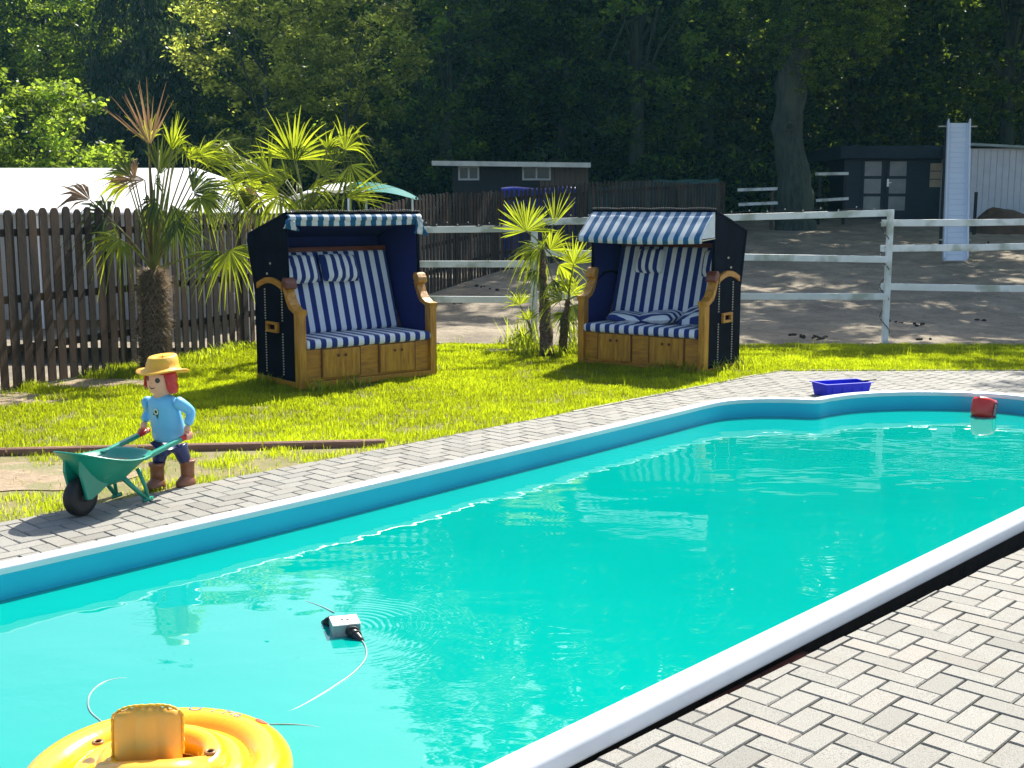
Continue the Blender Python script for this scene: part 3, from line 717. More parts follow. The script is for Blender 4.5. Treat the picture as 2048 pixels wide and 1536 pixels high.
    # awning
    if awning == 'open': prof = [(.232, 1.575), (.16, 1.518), (.09, 1.462), (.02, 1.400), (-.05, 1.338), (-.066, 1.318), (-.062, 1.275)]
    else: prof = [(.238, 1.578), (.212, 1.570), (.198, 1.555), (.195, 1.535), (.215, 1.525), (.213, 1.50), (.214, 1.478)]
    aw = MB(); nx = 60; vs = []; fs = []; m_ = len(prof)
    for j, (y, z) in enumerate(prof):
        for i in range(nx + 1):
            u = i / nx; x = .03 + u * (W - .06); sg = .008 * math.sin(u * 30 + j * .7) * (j / (m_ - 1)) + .006 * noise.noise(V((u * 9, j * .6, W)))
            vs.append(V((x, y + sg, z - .02 * math.sin(math.pi * u) * (j / m_) * (1 if awning == 'open' else .5))))
    for j in range(m_ - 1):
        for i in range(nx): a = j * (nx + 1) + i; fs.append((a, a + 1, a + nx + 2, a + nx + 1))
    aw.add(vs, fs); ao = aw.build('awning', m_awn, r, smooth=True); so_ = ao.modifiers.new('solid', 'SOLIDIFY'); so_.thickness = .004
    if awning == 'open':
        for x in (.03, W - .03):
            sf = MB(); sf.add([V((x, y, z)) for y, z in prof[:6]] + [V((x, .24, 1.33))], [tuple(range(7))]); o = sf.build('awning_flap', m_awn, ao); so_ = o.modifiers.new('s', 'SOLIDIFY'); so_.thickness = .004
            bb = MB(); bb.bar(V((x, -.09, 1.30)), V((x, .24, 1.32)), .01, .01); bb.build('awning_bracket', m_rope, ao)
    else:
        for x, kk in ((W - .05, 1), (.05, .6)):
            sf = MB(); vs = []
            for j in range(7):
                for i in range(6): vs.append(V((x + (i - 2.5) * .012 * (1 + .3 * j), .19 + .018 * math.sin(i * 2.4 + j), 1.55 - j * .026 * kk - .006 * i)))
            sf.add(vs, [(j * 6 + i, j * 6 + i + 1, j * 6 + i + 7, j * 6 + i + 6) for j in range(6) for i in range(5)]); o = sf.build('awning_flap', m_awn, ao, smooth=True); so_ = o.modifiers.new('s', 'SOLIDIFY'); so_.thickness = .004
    # folding table flap inside, at one side
    tf = MB(); xx = (T + .002, T + .10) if flip else (W - T - .10, W - T - .002)
    tf.prism([(.52, .44), (.62, .44), (.64, .60), (.60, .60)], 'yz', *xx); tf.build('table_flap', m_woodd, r, bevel=.003)
    for ch in r.children_recursive:
        me = ch.data
        for v in me.vertices: v.co.z *= ZS
    return r
m_rope = M_('pale_rope', (.62, .56, .42), (.5, .44, .32), 20, .5)
m_rope2 = M_('edge_rope', (.16, .13, .10), (.03, .03, .04), 30, .5)
m_pil = stripemat('pillow_stripe', (.004, .020, .17), (.78, .82, .86), .085, 1, .2)
# left chair
c0 = G(601, 781); 
beach_chair((c0.x, c0.y, .035), R(39), 1.55, .88, False, 'left hooded beach chair, its striped awning folded up, by the dark picket fence', 'folded',
            [(.34, .62, 1.05, .46, .30, .17, 66, 0, 0), (.82, .64, 1.05, .44, .30, .18, 66, 4, 0)], 1.0)
c1 = G(1408, 747)
xa_ = V((math.cos(R(-35)), math.sin(R(-35)), 0)); Wr = 1.52
beach_chair((c1.x - xa_.x * Wr, c1.y - xa_.y * Wr, 0), R(-35), Wr, .88, True, 'right hooded beach chair with striped awning pulled out and loose pillows on its seat', 'open',
            [(.52, .66, 1.06, .34, .28, .17, 68, 0, 0), (1.30, .66, 1.05, .28, .30, .17, 68, 0, 0),
             (.42, .36, .475, .44, .36, .11, 4, 3, 12), (.80, .40, .49, .46, .38, .13, 6, -4, -8), (1.22, .44, .53, .40, .36, .14, 28, -10, -14)], 1.035)

# ---------------------------------------------------------------- palms
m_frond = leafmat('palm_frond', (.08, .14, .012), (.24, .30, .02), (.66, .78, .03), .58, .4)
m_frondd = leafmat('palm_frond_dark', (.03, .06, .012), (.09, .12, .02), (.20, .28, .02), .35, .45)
m_dead = leafmat('palm_frond_dead', (.20, .12, .06), (.34, .22, .13), (.42, .25, .12), .4, .6)
m_pet = M_('palm_petiole', (.14, .18, .03), (.22, .20, .05), 8, .5)
m_fib = M_('palm_fibre', (.26, .18, .11), (.06, .038, .024), 26, .95, .9, 60, stretch=(1, 1, 2))
class Fan:
    def __init__(s): s.v = []; s.q = []; s.r = []
    def leaf(s, hub, ax, nr, Rl, nseg=22, spread=105, droop=.25, seed=0, fold=.30, wid=.92, fuse=.42):
        rg = random.Random(seed); ax = V(ax).normalized(); nr = V(nr); nr = (nr + V((0, 0, 0)) - ax * nr.dot(ax)).normalized(); bt = nr.cross(ax)
        dth = 2 * R(spread) / nseg
        for i in range(nseg):
            th = -R(spread) + (i + .5) * dth; L = Rl * (.80 + .22 * math.cos(th * .8)) * rg.choice((1, 1, 1, .8)) * rg.uniform(.86, 1.1)
            th += rg.gauss(0, .035); d = ax * math.cos(th) + bt * math.sin(th) + nr * rg.gauss(0, .06); sdv = (bt * math.cos(th) - ax * math.sin(th))
            dr = droop * rg.uniform(.3, 1.9); rv = rg.uniform(.0, 1); fr = [.03, .25, fuse, .62, .82, 1.0]; base = len(s.v)
            for f in fr:
                rr = f * L; hw = rr * math.tan(dth / 2) * 1.04 if f <= fuse else (fuse * L * math.tan(dth / 2)) * (1 - (f - fuse) / (1 - fuse)) ** .8 * .9 * wid
                hw = max(hw, .0012); c = hub + d * rr + V((0, 0, -1)) * dr * L * max(0, f - .3) ** 2 * 2.6
                for sgn, up in ((-1, 0), (0, 1), (1, 0)): s.v.append(c + sdv * hw * sgn + nr * hw * fold * 2 * up); s.r.append(rv)
            for k in range(len(fr) - 1):
                a = base + 3 * k; s.q += [(a, a + 1, a + 4, a + 3), (a + 1, a + 2, a + 5, a + 4)]
    def build(s, name, mat, parent):
        Mi = lmat(parent).inverted(); return npmesh(name, mat, np.array([tuple(Mi @ V(p)) for p in s.v]), np.array(s.q), None, s.r, parent)
def trunk(parent, pts, rads, fib, seed=0, fl=.1, world=True):
    rg = random.Random(seed); mb = MB(); n = 18
    P = [V(p) for p in pts]; fine = []; fr = []
    for i in range(len(P) - 1):
        for k in range(10): u = k / 10; fine.append(P[i].lerp(P[i + 1], u)); fr.append(rads[i] * (1 - u) + rads[i + 1] * u)
    fine.append(P[-1]); fr.append(rads[-1])
    mb.tube(fine, [q_ * (1 + .13 * noise.noise(V((i * .6, seed, 0)))) for i, q_ in enumerate(fr)], n)
    mb.v = [tuple(V(v) + V((noise.noise(V(v) * 22), noise.noise(V(v) * 22 + V((9, 0, 0))), 0)) * .022) for v in mb.v]
    o = mb.build('trunk', m_fib, parent, world=True, smooth=True)
    if fib:
        f = Fan()
        for k in range(fib):
            u = rg.random(); i = min(int(u * (len(fine) - 1)), len(fine) - 2); c = fine[i]; a = rg.uniform(0, 6.283); r_ = fr[i]
            p = c + V((math.cos(a), math.sin(a), 0)) * r_ * .95; d = V((math.cos(a + rg.uniform(-.9, .9)), math.sin(a + rg.uniform(-.9, .9)), rg.uniform(-.8, .9))) * fl * rg.uniform(.3, 1)
            w_ = V((-math.sin(a), math.cos(a), rg.uniform(-.5, .5))) * rg.uniform(.0015, .005); b = len(f.v)
            f.v += [p - w_, p + w_, p + d + w_ * .4 + V((0, 0, -.01)), p + d - w_ * .4 + V((0, 0, -.01))]; f.r += [rg.random()] * 4; f.q.append((b, b + 1, b + 2, b + 3))
        f.build('bark_fibre', m_fibl, parent)
m_fibl = leafmat('bark_fibre', (.10, .065, .04), (.55, .43, .30), (.5, .38, .24), .35, .8)
def stems(parent, base, tops, r0):
    for i, t_ in enumerate(tops):
        mb = MB(); b = base + V((.03 * math.cos(i * 2.4), .03 * math.sin(i * 2.4), -.05)); mb.tube([b, b.lerp(t_, .5) + V((.02 * math.cos(i), 0, 0)), t_], [r0 * 1.5, r0, r0 * .5], 7); mb.build('leaf_stalk', m_pet, parent, world=True, smooth=True)
def palm(name_loc, label, tr_pts, tr_r, fib, leaves, seed, fl=.1):
    r = empty('fan_palm', name_loc, 0, label, 'palm'); trunk(r, tr_pts, tr_r, fib, seed, fl)
    crown = V(tr_pts[-1])
    for i, L in enumerate(leaves):
        (hx, hy, Y, ax, nr, Rl, kw) = L; hub = D(hx, hy, Y); mt = {'g': m_frond, 'd': m_frondd, 'x': m_dead}[kw.pop('m', 'g')]
        f = Fan(); f.leaf(hub, ax, nr, Rl, seed=seed * 50 + i, **kw); fo = f.build('frond', mt, r)
        pt = MB(); mid = crown.lerp(hub, .5) + V((0, 0, .05 * (hub - crown).length)); pt.tube([crown + (hub - crown) * .0, mid, hub], [.012, .009, .006], 6)
        pt.build('petiole', m_pet if mt is not m_dead else m_dead, fo, world=True)
    return r
ZA = 12.15
rgp = random.Random(3)
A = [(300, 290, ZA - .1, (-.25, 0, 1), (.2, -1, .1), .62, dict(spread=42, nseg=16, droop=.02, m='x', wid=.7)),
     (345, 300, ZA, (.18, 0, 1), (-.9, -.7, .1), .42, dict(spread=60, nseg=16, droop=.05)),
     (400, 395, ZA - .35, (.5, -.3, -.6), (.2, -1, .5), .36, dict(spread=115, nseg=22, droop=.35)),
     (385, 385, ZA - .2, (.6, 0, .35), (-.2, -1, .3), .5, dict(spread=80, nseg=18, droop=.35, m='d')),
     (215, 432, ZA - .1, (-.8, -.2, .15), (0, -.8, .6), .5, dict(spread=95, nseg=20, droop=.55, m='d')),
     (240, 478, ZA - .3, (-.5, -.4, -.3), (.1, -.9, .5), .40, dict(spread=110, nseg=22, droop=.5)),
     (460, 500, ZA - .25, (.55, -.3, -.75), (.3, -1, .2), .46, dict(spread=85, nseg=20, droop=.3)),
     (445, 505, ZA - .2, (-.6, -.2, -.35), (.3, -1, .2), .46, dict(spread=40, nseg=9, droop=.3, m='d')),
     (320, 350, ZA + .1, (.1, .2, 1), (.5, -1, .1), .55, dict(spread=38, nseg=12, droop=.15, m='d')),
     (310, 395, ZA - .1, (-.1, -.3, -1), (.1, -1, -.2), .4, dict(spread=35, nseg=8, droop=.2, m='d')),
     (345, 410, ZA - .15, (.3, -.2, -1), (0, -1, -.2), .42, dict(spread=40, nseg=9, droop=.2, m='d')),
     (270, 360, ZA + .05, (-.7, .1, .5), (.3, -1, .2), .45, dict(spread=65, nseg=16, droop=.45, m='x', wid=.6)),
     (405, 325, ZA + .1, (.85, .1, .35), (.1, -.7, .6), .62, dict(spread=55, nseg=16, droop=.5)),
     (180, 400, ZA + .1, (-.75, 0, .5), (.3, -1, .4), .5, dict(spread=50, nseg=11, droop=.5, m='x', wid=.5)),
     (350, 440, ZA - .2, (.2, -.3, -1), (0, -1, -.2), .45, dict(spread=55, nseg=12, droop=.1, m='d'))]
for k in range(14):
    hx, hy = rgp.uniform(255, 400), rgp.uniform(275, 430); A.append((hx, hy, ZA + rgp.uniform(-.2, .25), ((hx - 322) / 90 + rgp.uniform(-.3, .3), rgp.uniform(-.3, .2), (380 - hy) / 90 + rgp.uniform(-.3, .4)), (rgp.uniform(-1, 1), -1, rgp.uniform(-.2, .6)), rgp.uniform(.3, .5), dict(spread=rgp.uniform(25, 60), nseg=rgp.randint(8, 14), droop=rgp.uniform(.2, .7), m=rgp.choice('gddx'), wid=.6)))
palm(G(305, 738), 'tall shaggy-trunked fan palm with dried brown fronds in front of the dark picket fence', [D(308, 745, ZA), D(310, 660, ZA), D(307, 585, ZA), D(306, 556, ZA), D(307, 540, ZA)], [.135, .125, .12, .10, .05], 6500, A, 1, .11)
stems(bpy.data.objects['fan_palm'], D(307, 548, ZA), [D(300, 330, ZA), D(318, 300, ZA), D(330, 340, ZA + .1), D(308, 380, ZA - .1), D(322, 400, ZA), D(345, 330, ZA)], .014)
ZB = 13.55
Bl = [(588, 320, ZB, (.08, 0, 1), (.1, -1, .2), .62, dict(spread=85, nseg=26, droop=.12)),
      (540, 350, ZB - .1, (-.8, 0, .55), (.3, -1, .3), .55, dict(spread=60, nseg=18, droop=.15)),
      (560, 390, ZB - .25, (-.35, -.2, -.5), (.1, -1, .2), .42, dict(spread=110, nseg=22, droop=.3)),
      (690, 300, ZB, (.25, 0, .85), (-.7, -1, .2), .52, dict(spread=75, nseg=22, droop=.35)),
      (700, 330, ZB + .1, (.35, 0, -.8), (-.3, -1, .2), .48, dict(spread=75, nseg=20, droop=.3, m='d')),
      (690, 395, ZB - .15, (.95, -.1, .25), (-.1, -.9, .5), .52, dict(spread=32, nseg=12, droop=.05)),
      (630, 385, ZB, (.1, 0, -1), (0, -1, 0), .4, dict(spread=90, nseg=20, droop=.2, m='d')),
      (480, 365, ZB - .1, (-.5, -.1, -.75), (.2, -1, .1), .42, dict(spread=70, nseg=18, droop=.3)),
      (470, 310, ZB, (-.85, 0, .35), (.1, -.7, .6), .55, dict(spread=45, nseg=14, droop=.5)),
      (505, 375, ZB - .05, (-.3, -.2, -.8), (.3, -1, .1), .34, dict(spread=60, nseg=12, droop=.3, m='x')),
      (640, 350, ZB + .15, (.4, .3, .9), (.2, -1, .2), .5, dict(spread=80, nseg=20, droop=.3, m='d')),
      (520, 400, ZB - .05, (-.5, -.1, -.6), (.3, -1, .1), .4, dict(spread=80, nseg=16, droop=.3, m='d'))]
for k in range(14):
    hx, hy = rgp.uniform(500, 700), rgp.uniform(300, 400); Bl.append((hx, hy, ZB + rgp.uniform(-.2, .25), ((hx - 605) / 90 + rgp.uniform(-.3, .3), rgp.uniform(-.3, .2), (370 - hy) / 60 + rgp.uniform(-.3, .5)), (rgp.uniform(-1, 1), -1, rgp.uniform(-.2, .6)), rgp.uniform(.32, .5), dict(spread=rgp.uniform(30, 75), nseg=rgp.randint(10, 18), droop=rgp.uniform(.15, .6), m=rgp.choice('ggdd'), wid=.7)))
palm(D(612, 700, ZB) * 1.0 - V((0, 0, D(612, 700, ZB).z)), 'bushy fan palm whose wide crown rises behind the left beach chair', [V((D(612, 700, ZB).x, ZB, 0)), D(614, 520, ZB), D(612, 430, ZB)], [.12, .09, .05], 300, Bl, 2)
ZC = 13.55
C_ = [(1052, 462, ZC - .1, (-.12, 0, 1), (.15, -1, .25), .40, dict(spread=100, nseg=32, droop=.04, fuse=.6, wid=1.0)),
      (1108, 448, ZC, (.18, 0, 1), (-.9, -.8, .1), .42, dict(spread=48, nseg=16, droop=.05)),
      (1080, 500, ZC - .15, (-.8, -.2, -.2), (.1, -.8, .6), .42, dict(spread=70, nseg=16, droop=.6)),
      (1100, 500, ZC + .05, (.55, 0, .6), (-.2, -1, .3), .38, dict(spread=70, nseg=18, droop=.2)),
      (1075, 540, ZC - .1, (-.6, -.3, -.8), (.1, -1, .1), .30, dict(spread=60, nseg=14, droop=.4, m='d')),
      (1105, 560, ZC - .1, (.3, -.3, -.8), (.1, -1, .1), .25, dict(spread=60, nseg=12, droop=.3, m='d'))]
for k in range(6):
    hx, hy = rgp.uniform(1060, 1120), rgp.uniform(470, 540); C_.append((hx, hy, ZC + rgp.uniform(-.1, .15), ((hx - 1088) / 30 + rgp.uniform(-.3, .3), rgp.uniform(-.3, .2), (500 - hy) / 40), (rgp.uniform(-1, 1), -1, rgp.uniform(-.2, .6)), rgp.uniform(.26, .38), dict(spread=rgp.uniform(30, 60), nseg=rgp.randint(8, 14), droop=rgp.uniform(.3, .8), m=rgp.choice('gd'), wid=.6)))
palm(G(1095, 712), 'slim fan palm with a bright yellow-green fan between the two beach chairs', [G(1094, 712), D(1090, 620, ZC), D(1086, 560, ZC), D(1084, 490, ZC)], [.085, .07, .04, .02], 500, C_, 3, .05)
ZD = 13.4
D_l = [(1147, 528, ZD, (.15, 0, 1), (0, -1, .2), .36, dict(spread=75, nseg=20, droop=.05)),
       (1140, 590, ZD, (.2, -.1, .9), (.2, -1, .2), .34, dict(spread=85, nseg=20, droop=.15)),
       (1125, 600, ZD - .1, (-.7, -.1, .4), (.2, -1, .4), .30, dict(spread=60, nseg=14, droop=.4)),
       (1160, 590, ZD, (.85, -.2, .1), (-.2, -1, .4), .30, dict(spread=60, nseg=14, droop=.3)),
       (1130, 625, ZD, (-.3, -.2, -.9), (.1, -1, .1), .26, dict(spread=80, nseg=14, droop=.2, m='d')),
       (1145, 610, ZD, (.3, -.2, -.9), (.1, -1, .1), .26, dict(spread=80, nseg=14, droop=.2, m='d'))]
palm(G(1126, 700), 'small young fan palm leaning against the slim palm, left of the right beach chair', [G(1126, 706), D(1128, 650, ZD), D(1136, 600, ZD)], [.05, .045, .02], 200, D_l, 4, .04)
E_l = [(1040, 610, ZC - .2, (-.2, -.1, 1), (.1, -1, .3), .24, dict(spread=80, nseg=16, droop=.15)),
       (1058, 640, ZC - .2, (-.1, -.1, 1), (.1, -1, .3), .22, dict(spread=80, nseg=16, droop=.2)),
       (1050, 670, ZC - .15, (-.3, -.2, -.6), (.1, -1, .3), .22, dict(spread=100, nseg=16, droop=.3))]
palm(G(1066, 705), 'little palm shoot with low fans at the foot of the slim palm', [G(1066, 705), D(1062, 660, ZC - .15)], [.02, .012], 0, E_l, 5)

# ---------------------------------------------------------------- toy wheelbarrow
ax2 = V((.40, .916, 0)).normalized(); rzw = math.atan2(ax2.y, ax2.x) - R(90)
def wheelbarrow():
    wc = G(163, 1031)
    r = empty('toy_wheelbarrow', wc, rzw, 'green plastic toy wheelbarrow with red grips, loaded with sand, on the pool paving', 'toy wheelbarrow')
    # local: x right, y towards the handles, wheel contact at origin
    top = [(-.07, -.09), (-.13, -.04), (-.185, .08), (-.205, .22), (-.185, .36), (-.13, .44)]; zt = [.365, .35, .305, .275, .275, .29]
    ring_t = [(x, y, z) for (x, y), z in zip(top, zt)] + [(-x, y, z) for (x, y), z in zip(top[::-1], zt[::-1])]
    mid = [(-.04, .03), (-.07, .06), (-.10, .13), (-.115, .22), (-.10, .30), (-.07, .35)]
    ring_m = [(x, y, .195) for x, y in mid] + [(-x, y, .195) for x, y in mid[::-1]]
    bot = [(-.02, .10), (-.04, .12), (-.055, .16), (-.06, .21), (-.05, .26), (-.03, .28)]
    ring_b = [(x, y, .125) for x, y in bot] + [(-x, y, .125) for x, y in bot[::-1]]
    def shrink(rg, k, dz): cx, cy = 0, .2; return [(x * k, cy + (y - cy) * k, z + dz) for x, y, z in rg]
    rings = [ring_b, ring_m, ring_t, [(x * 1.07, .2 + (y - .2) * 1.05, z + .0) for x, y, z in ring_t], [(x * 1.07, .2 + (y - .2) * 1.05, z + .012) for x, y, z in ring_t], shrink(ring_t, .96, .012), shrink(ring_m, .92, .02)]
    n = len(ring_t); vs = []; fs = []
    for rg in rings: vs += [V(p) for p in rg]
    for j in range(len(rings) - 1):
        for i in range(n): fs.append((j * n + i, j * n + (i + 1) % n, (j + 1) * n + (i + 1) % n, (j + 1) * n + i))
    fs.append(tuple(range(n))[::-1]); fs.append(tuple(range((len(rings) - 1) * n, len(rings) * n)))
    mb = MB(); mb.add(vs, fs); mb.build('tray', m_green, r, smooth=True, subsurf=2)
    sd_ = MB(); vs = []; nn = 16
    sd_.lathe([(.14, .225), (.135, .238), (.10, .255), (.05, .266), (.0001, .268)], 20, Matrix.Translation((0, .21, 0)), .95, 1.25); sd_.v = [tuple(V(v) + V((0, 0, .02 * noise.noise(V(v) * 14)))) for v in sd_.v]
    sd_.build('sand_load', m_bare, r, smooth=True)
    wh = MB(); MW = Matrix.Translation((0, 0, .105)) @ Matrix.Scale(.9, 4) @ Matrix.Rotation(R(90), 4, 'Y'); wh.lathe([(.075, -.035), (.105, -.04), (.115, -.025), (.117, 0), (.115, .025), (.105, .04), (.075, .035)], 32, MW); wo = wh.build('wheel', m_black, r, smooth=True)
    hb = MB(); hb.lathe([(.074, -.028), (.03, -.02), (.022, -.05), (.012, -.052)], 20, MW); hb.lathe([(.074, .028), (.03, .02), (.022, .05), (.012, .052)], 20, MW); hb.build('hub', m_black, wo, smooth=True)
    fk = MB()
    for s_ in (-1, 1):
        fk.prism([(-.015, .095), (.02, .09), (.10, .125), (.15, .15), (.13, .27), (-.05, .33), (-.055, .25)], 'yz', s_ * .046, s_ * .066)
    fk.build('fork', m_green, r, bevel=.006)
    for s_ in (-1, 1):
        lg = MB(); lg.tube([V((s_ * .075, .25, .17)), V((s_ * .10, .33, .08)), V((s_ * .115, .40, .012))], [.016, .013, .013], 10); lg.tube([V((s_ * .10, .35, .20)), V((s_ * .112, .39, .09)), V((s_ * .116, .405, .012))], [.013, .011, .011], 10); lg.tube([V((s_ * .112, .37, .010)), V((s_ * .116, .44, .010))], .013, 10); lg.build('leg', m_green, r, smooth=True)
        hd = MB(); hd.bar(V((s_ * .155, .34, .268)), V((s_ * .16, .66, .320)), .032, .03); ho = hd.build('handle', m_green, r, bevel=.009)
        gp = MB(); gp.tube([V((s_ * .16, .655, .320)), V((s_ * .16, .755, .336))], .017, 14); gp.build('grip', m_red, ho, smooth=True, bevel=.004)
    return r
wb = wheelbarrow()

# ---------------------------------------------------------------- plastic garden figure
def figure():
    base = lmat(wb) @ V((-.005, .765, 0)); base.z = 0
    r = empty('garden_figure', base, rzw, 'plastic child gardener figure in yellow hat and light blue sweater gripping the green wheelbarrow', 'garden figure')
    # local: faces -y (towards wheelbarrow)
    def skin(name, mat, chain, edges, parent, lv=2):
        me = bpy.data.meshes.new(name); me.from_pydata([c[:3] for c in chain], edges, []); me.materials.append(mat)
        o = bpy.data.objects.new(name, me); COL.objects.link(o); o.parent = parent
        sk = o.modifiers.new('skin', 'SKIN'); sv = me.skin_vertices[0].data
        for i, c in enumerate(chain): sv[i].radius = (c[3], c[4] if len(c) > 4 else c[3]); sv[i].use_root = (i == 0)
        sk.use_smooth_shade = True; sb = o.modifiers.new('sub', 'SUBSURF'); sb.levels = lv; sb.render_levels = lv; return o
    TL = Matrix.Translation((0, 0, .30)) @ Matrix.Rotation(R(11), 4, 'X') @ Matrix.Rotation(R(-3), 4, 'Y') @ Matrix.Translation((0, 0, -.30))
    to = MB(); 
    prof = [(.001, .295), (.100, .295), (.106, .31), (.102, .36), (.097, .43), (.092, .50), (.084, .545), (.058, .568), (.040, .576), (.036, .586), (.001, .586)]
    to.lathe(prof, 28, TL, 1.12, .74); tso = to.build('sweater', m_shirt, r, smooth=True)
    # emblem on the chest: green leaf triangle with white ring and dark centre
    def yfront(x, z):  # surface of the torso
        rr = np.interp(z, [.31, .36, .43, .50, .545], [.106, .102, .097, .092, .084]); return -math.sqrt(max(0, 1 - (x / (rr * 1.12)) ** 2)) * rr * .74
    ex, ez = -.002, .490
    def patch(pts, off, mat, name, par):
        mb = MB(); P = [TL @ V((ex + x, yfront(ex + x, ez + z) - off, ez + z)) for x, z in pts]; c = V((ex + sum(x for x, z in pts) / len(pts), 0, 0)); mb.add(P, [tuple(range(len(P)))]); return mb.build(name, mat, par)
    em = patch([(-.030, -.020), (-.008, -.018), (.004, -.046), (.016, -.014), (.020, .012), (.0, .010), (-.014, .004)], .003, M_('emblem_green', (.01, .12, .07)), 'emblem', tso)
    patch([(.002 + .017 * math.cos(a), .002 + .019 * math.sin(a)) for a in np.linspace(0, 6.28, 20)[:-1]], .0045, M_('emblem_white', (.75, .78, .55)), 'emblem_ring', em)
    patch([(.002 + .009 * math.cos(a), .002 + .010 * math.sin(a)) for a in np.linspace(0, 6.28, 16)[:-1]], .0055, m_black, 'emblem_centre', em)
    for s_ in (-1, 1):
        # sleeve reaching forward/down to the grip, ending at the wrist
        gx, gy, gz = s_ * .16, .715 - .77, .330
        wr = V((gx + s_ * .004, gy + .018, gz + .060)); shd = TL @ V((s_ * .122, .0, .528)); el = TL @ V((s_ * .162, .03, .455)); el.y += .02
        a = skin('sleeve', m_shirt, [(*(shd + V((-s_ * .02, 0, .0))), .04, .042), (*shd, .042, .04), (*el, .033, .036), (*(el.lerp(wr, .55)), .030, .030), (*wr, .028, .028)], [(0, 1), (1, 2), (2, 3), (3, 4)], tso)
        hm = skin('hand', m_skin, [(*(wr + V((0, .0, .004))), .018, .018), (*(wr + V((0, -.006, -.022))), .024, .018), (*(wr + V((0, -.012, -.040))), .024, .016)], [(0, 1), (1, 2)], r)
        for k in range(4):   # fingers curl over the grip from the outside, thumb on the inner side
            y = gy + .030 - k * .014; l_ = [.018, .020, .019, .016][k]
            P = [(gx + s_ * .012, y, gz + .024), (gx + s_ * .026, y - .002, gz + .008), (gx + s_ * .022, y - .002, gz - .014), (gx + s_ * .004, y - .002, gz - l_ - .004)]
            skin('finger', m_skin, [(*p, .0078 - .0008 * i) for i, p in enumerate(P)], [(0, 1), (1, 2), (2, 3)], hm, 1)
        P = [(gx - s_ * .010, gy + .028, gz + .022), (gx - s_ * .024, gy + .014, gz + .008), (gx - s_ * .020, gy - .002, gz - .010)]
        skin('thumb', m_skin, [(*p, .0085 - .0008 * i) for i, p in enumerate(P)], [(0, 1), (1, 2)], hm, 1)
    # trousers: two legs mid-stride joined at the hips
    ft = {-1: V((-.058, -.075, 0)), 1: V((.058, .085, 0))}
    tr = skin('trousers', m_trous, [(0, 0, .295, .088, .064), (-.052, -.02, .235, .052, .050), (-.057, -.058, .135, .042, .042), (.052, .02, .235, .052, .050), (.057, .062, .135, .042, .042)], [(0, 1), (1, 2), (0, 3), (3, 4)], r)
    for s_ in (-1, 1):
        f = ft[s_]; b = MB(); yy = f.y * .86
        b.lathe([(.042, .045), (.043, .09), (.045, .130), (.050, .133), (.052, .150), (.047, .153), (.03, .150)], 20, Matrix.Translation((f.x, yy + .0, 0)), .95, 1.0)
        vs = []; n = 20; lay = [(.0, 1.0), (.012, 1.04), (.03, .98), (.05, .80), (.066, .55)]
        for z, k in lay:
            for i in range(n):
                a = 2 * math.pi * i / n; c, s2 = math.cos(a), math.sin(a); fy = .098 if s2 < 0 else .048
                if z > .04: fy = fy * (.72 if s2 < 0 else 1)
                vs.append(V((f.x + c * .046 * k, yy + s2 * fy * k - (.004 if z > .04 else 0), z)))
        fs = [(j * n + i, j * n + (i + 1) % n, (j + 1) * n + (i + 1) % n, (j + 1) * n + i) for j in range(4) for i in range(n)] + [tuple(range(n))[::-1], tuple(range(4 * n, 5 * n))]
        b.add(vs, fs); b.build('boot', m_boot, r, smooth=True)
    # head turned to its right (towards the left of the picture)
    HZ = Matrix.Translation(TL @ V((0, -.008, .572))) @ Matrix.Rotation(R(-2), 4, 'Z') @ Matrix.Rotation(R(7), 4, 'Y') @ Matrix.Rotation(R(-2), 4, 'X') @ Matrix.Scale(1.08, 4)
    hd = MB(); hd.lathe([(.030, -.02), (.036, .005), (.056, .02), (.071, .045), (.078, .08), (.077, .12), (.068, .15), (.04, .168), (.001, .172)], 28, HZ, 1, .98); ho = hd.build('head', m_skin, r, smooth=True)
    def face(x, z):
        rr = np.interp(z, [.02, .045, .08, .12, .15], [.056, .071, .078, .077, .068]); return -math.sqrt(max(0, rr * rr - x * x)) * .98
    def fpatch(pts, off, mat, name):
        mb = MB(); mb.add([HZ @ V((x, face(x, z) - off, z)) for x, z in pts], [tuple(range(len(pts)))]); return mb.build(name, mat, ho)
    mbk = M_('face_paint', (.035, .015, .012), None, rough=.3)
    for x in (-.034, .034): fpatch([(x + .0125 * math.cos(a), .098 + .0145 * math.sin(a)) for a in np.linspace(0, 6.28, 18)[:-1]], .0018, mbk, 'eye')
    up = [(x, .050 + 22 * (x * x) ) for x in np.linspace(-.020, .020, 9)]; fpatch(up + [(x, z - .0055 + 5 * x * x) for x, z in up[::-1]], .0018, mbk, 'mouth')
    ns = MB(); ns.sph(HZ @ V((0, face(0, .074) - .001, .074)), .0075, 10); ns.build('nose', m_skin, ho, smooth=True)
    for s_ in (-1, 1): e_ = MB(); e_.sph(HZ @ V((s_ * .076, .0, .080)), .011, 8); e_.build('ear', m_skin, ho, smooth=True)
    # bobbed hair: a cap open at the face
    hr = MB(); vs = []; fs = []; nz, na = 12, 36
    for j in range(nz + 1):
        u = j / nz
        for i in range(na + 1):
            a = R(-90 + 10) + (2 * math.pi - R(20)) * i / na   # opening faces -y
            side = math.sin(a)         # -1 at the front
            frontness = max(0, -side); zlow = .030 + .105 * min(1, max(0, (frontness - .38) / .22)) ** .6
            z = zlow + (.178 - zlow) * u; rr = .0875 * math.sqrt(max(0, 1 - max(0, (z - .10) / .085) ** 2)) + (.006 if u < .3 else 0)
            if z < .06: rr *= 1.03
            vs.append(HZ @ V((rr * math.cos(a), rr * math.sin(a), z)))
    for j in range(nz):
        for i in range(na): a = j * (na + 1) + i; fs.append((a, a + 1, a + na + 2, a + na + 1))
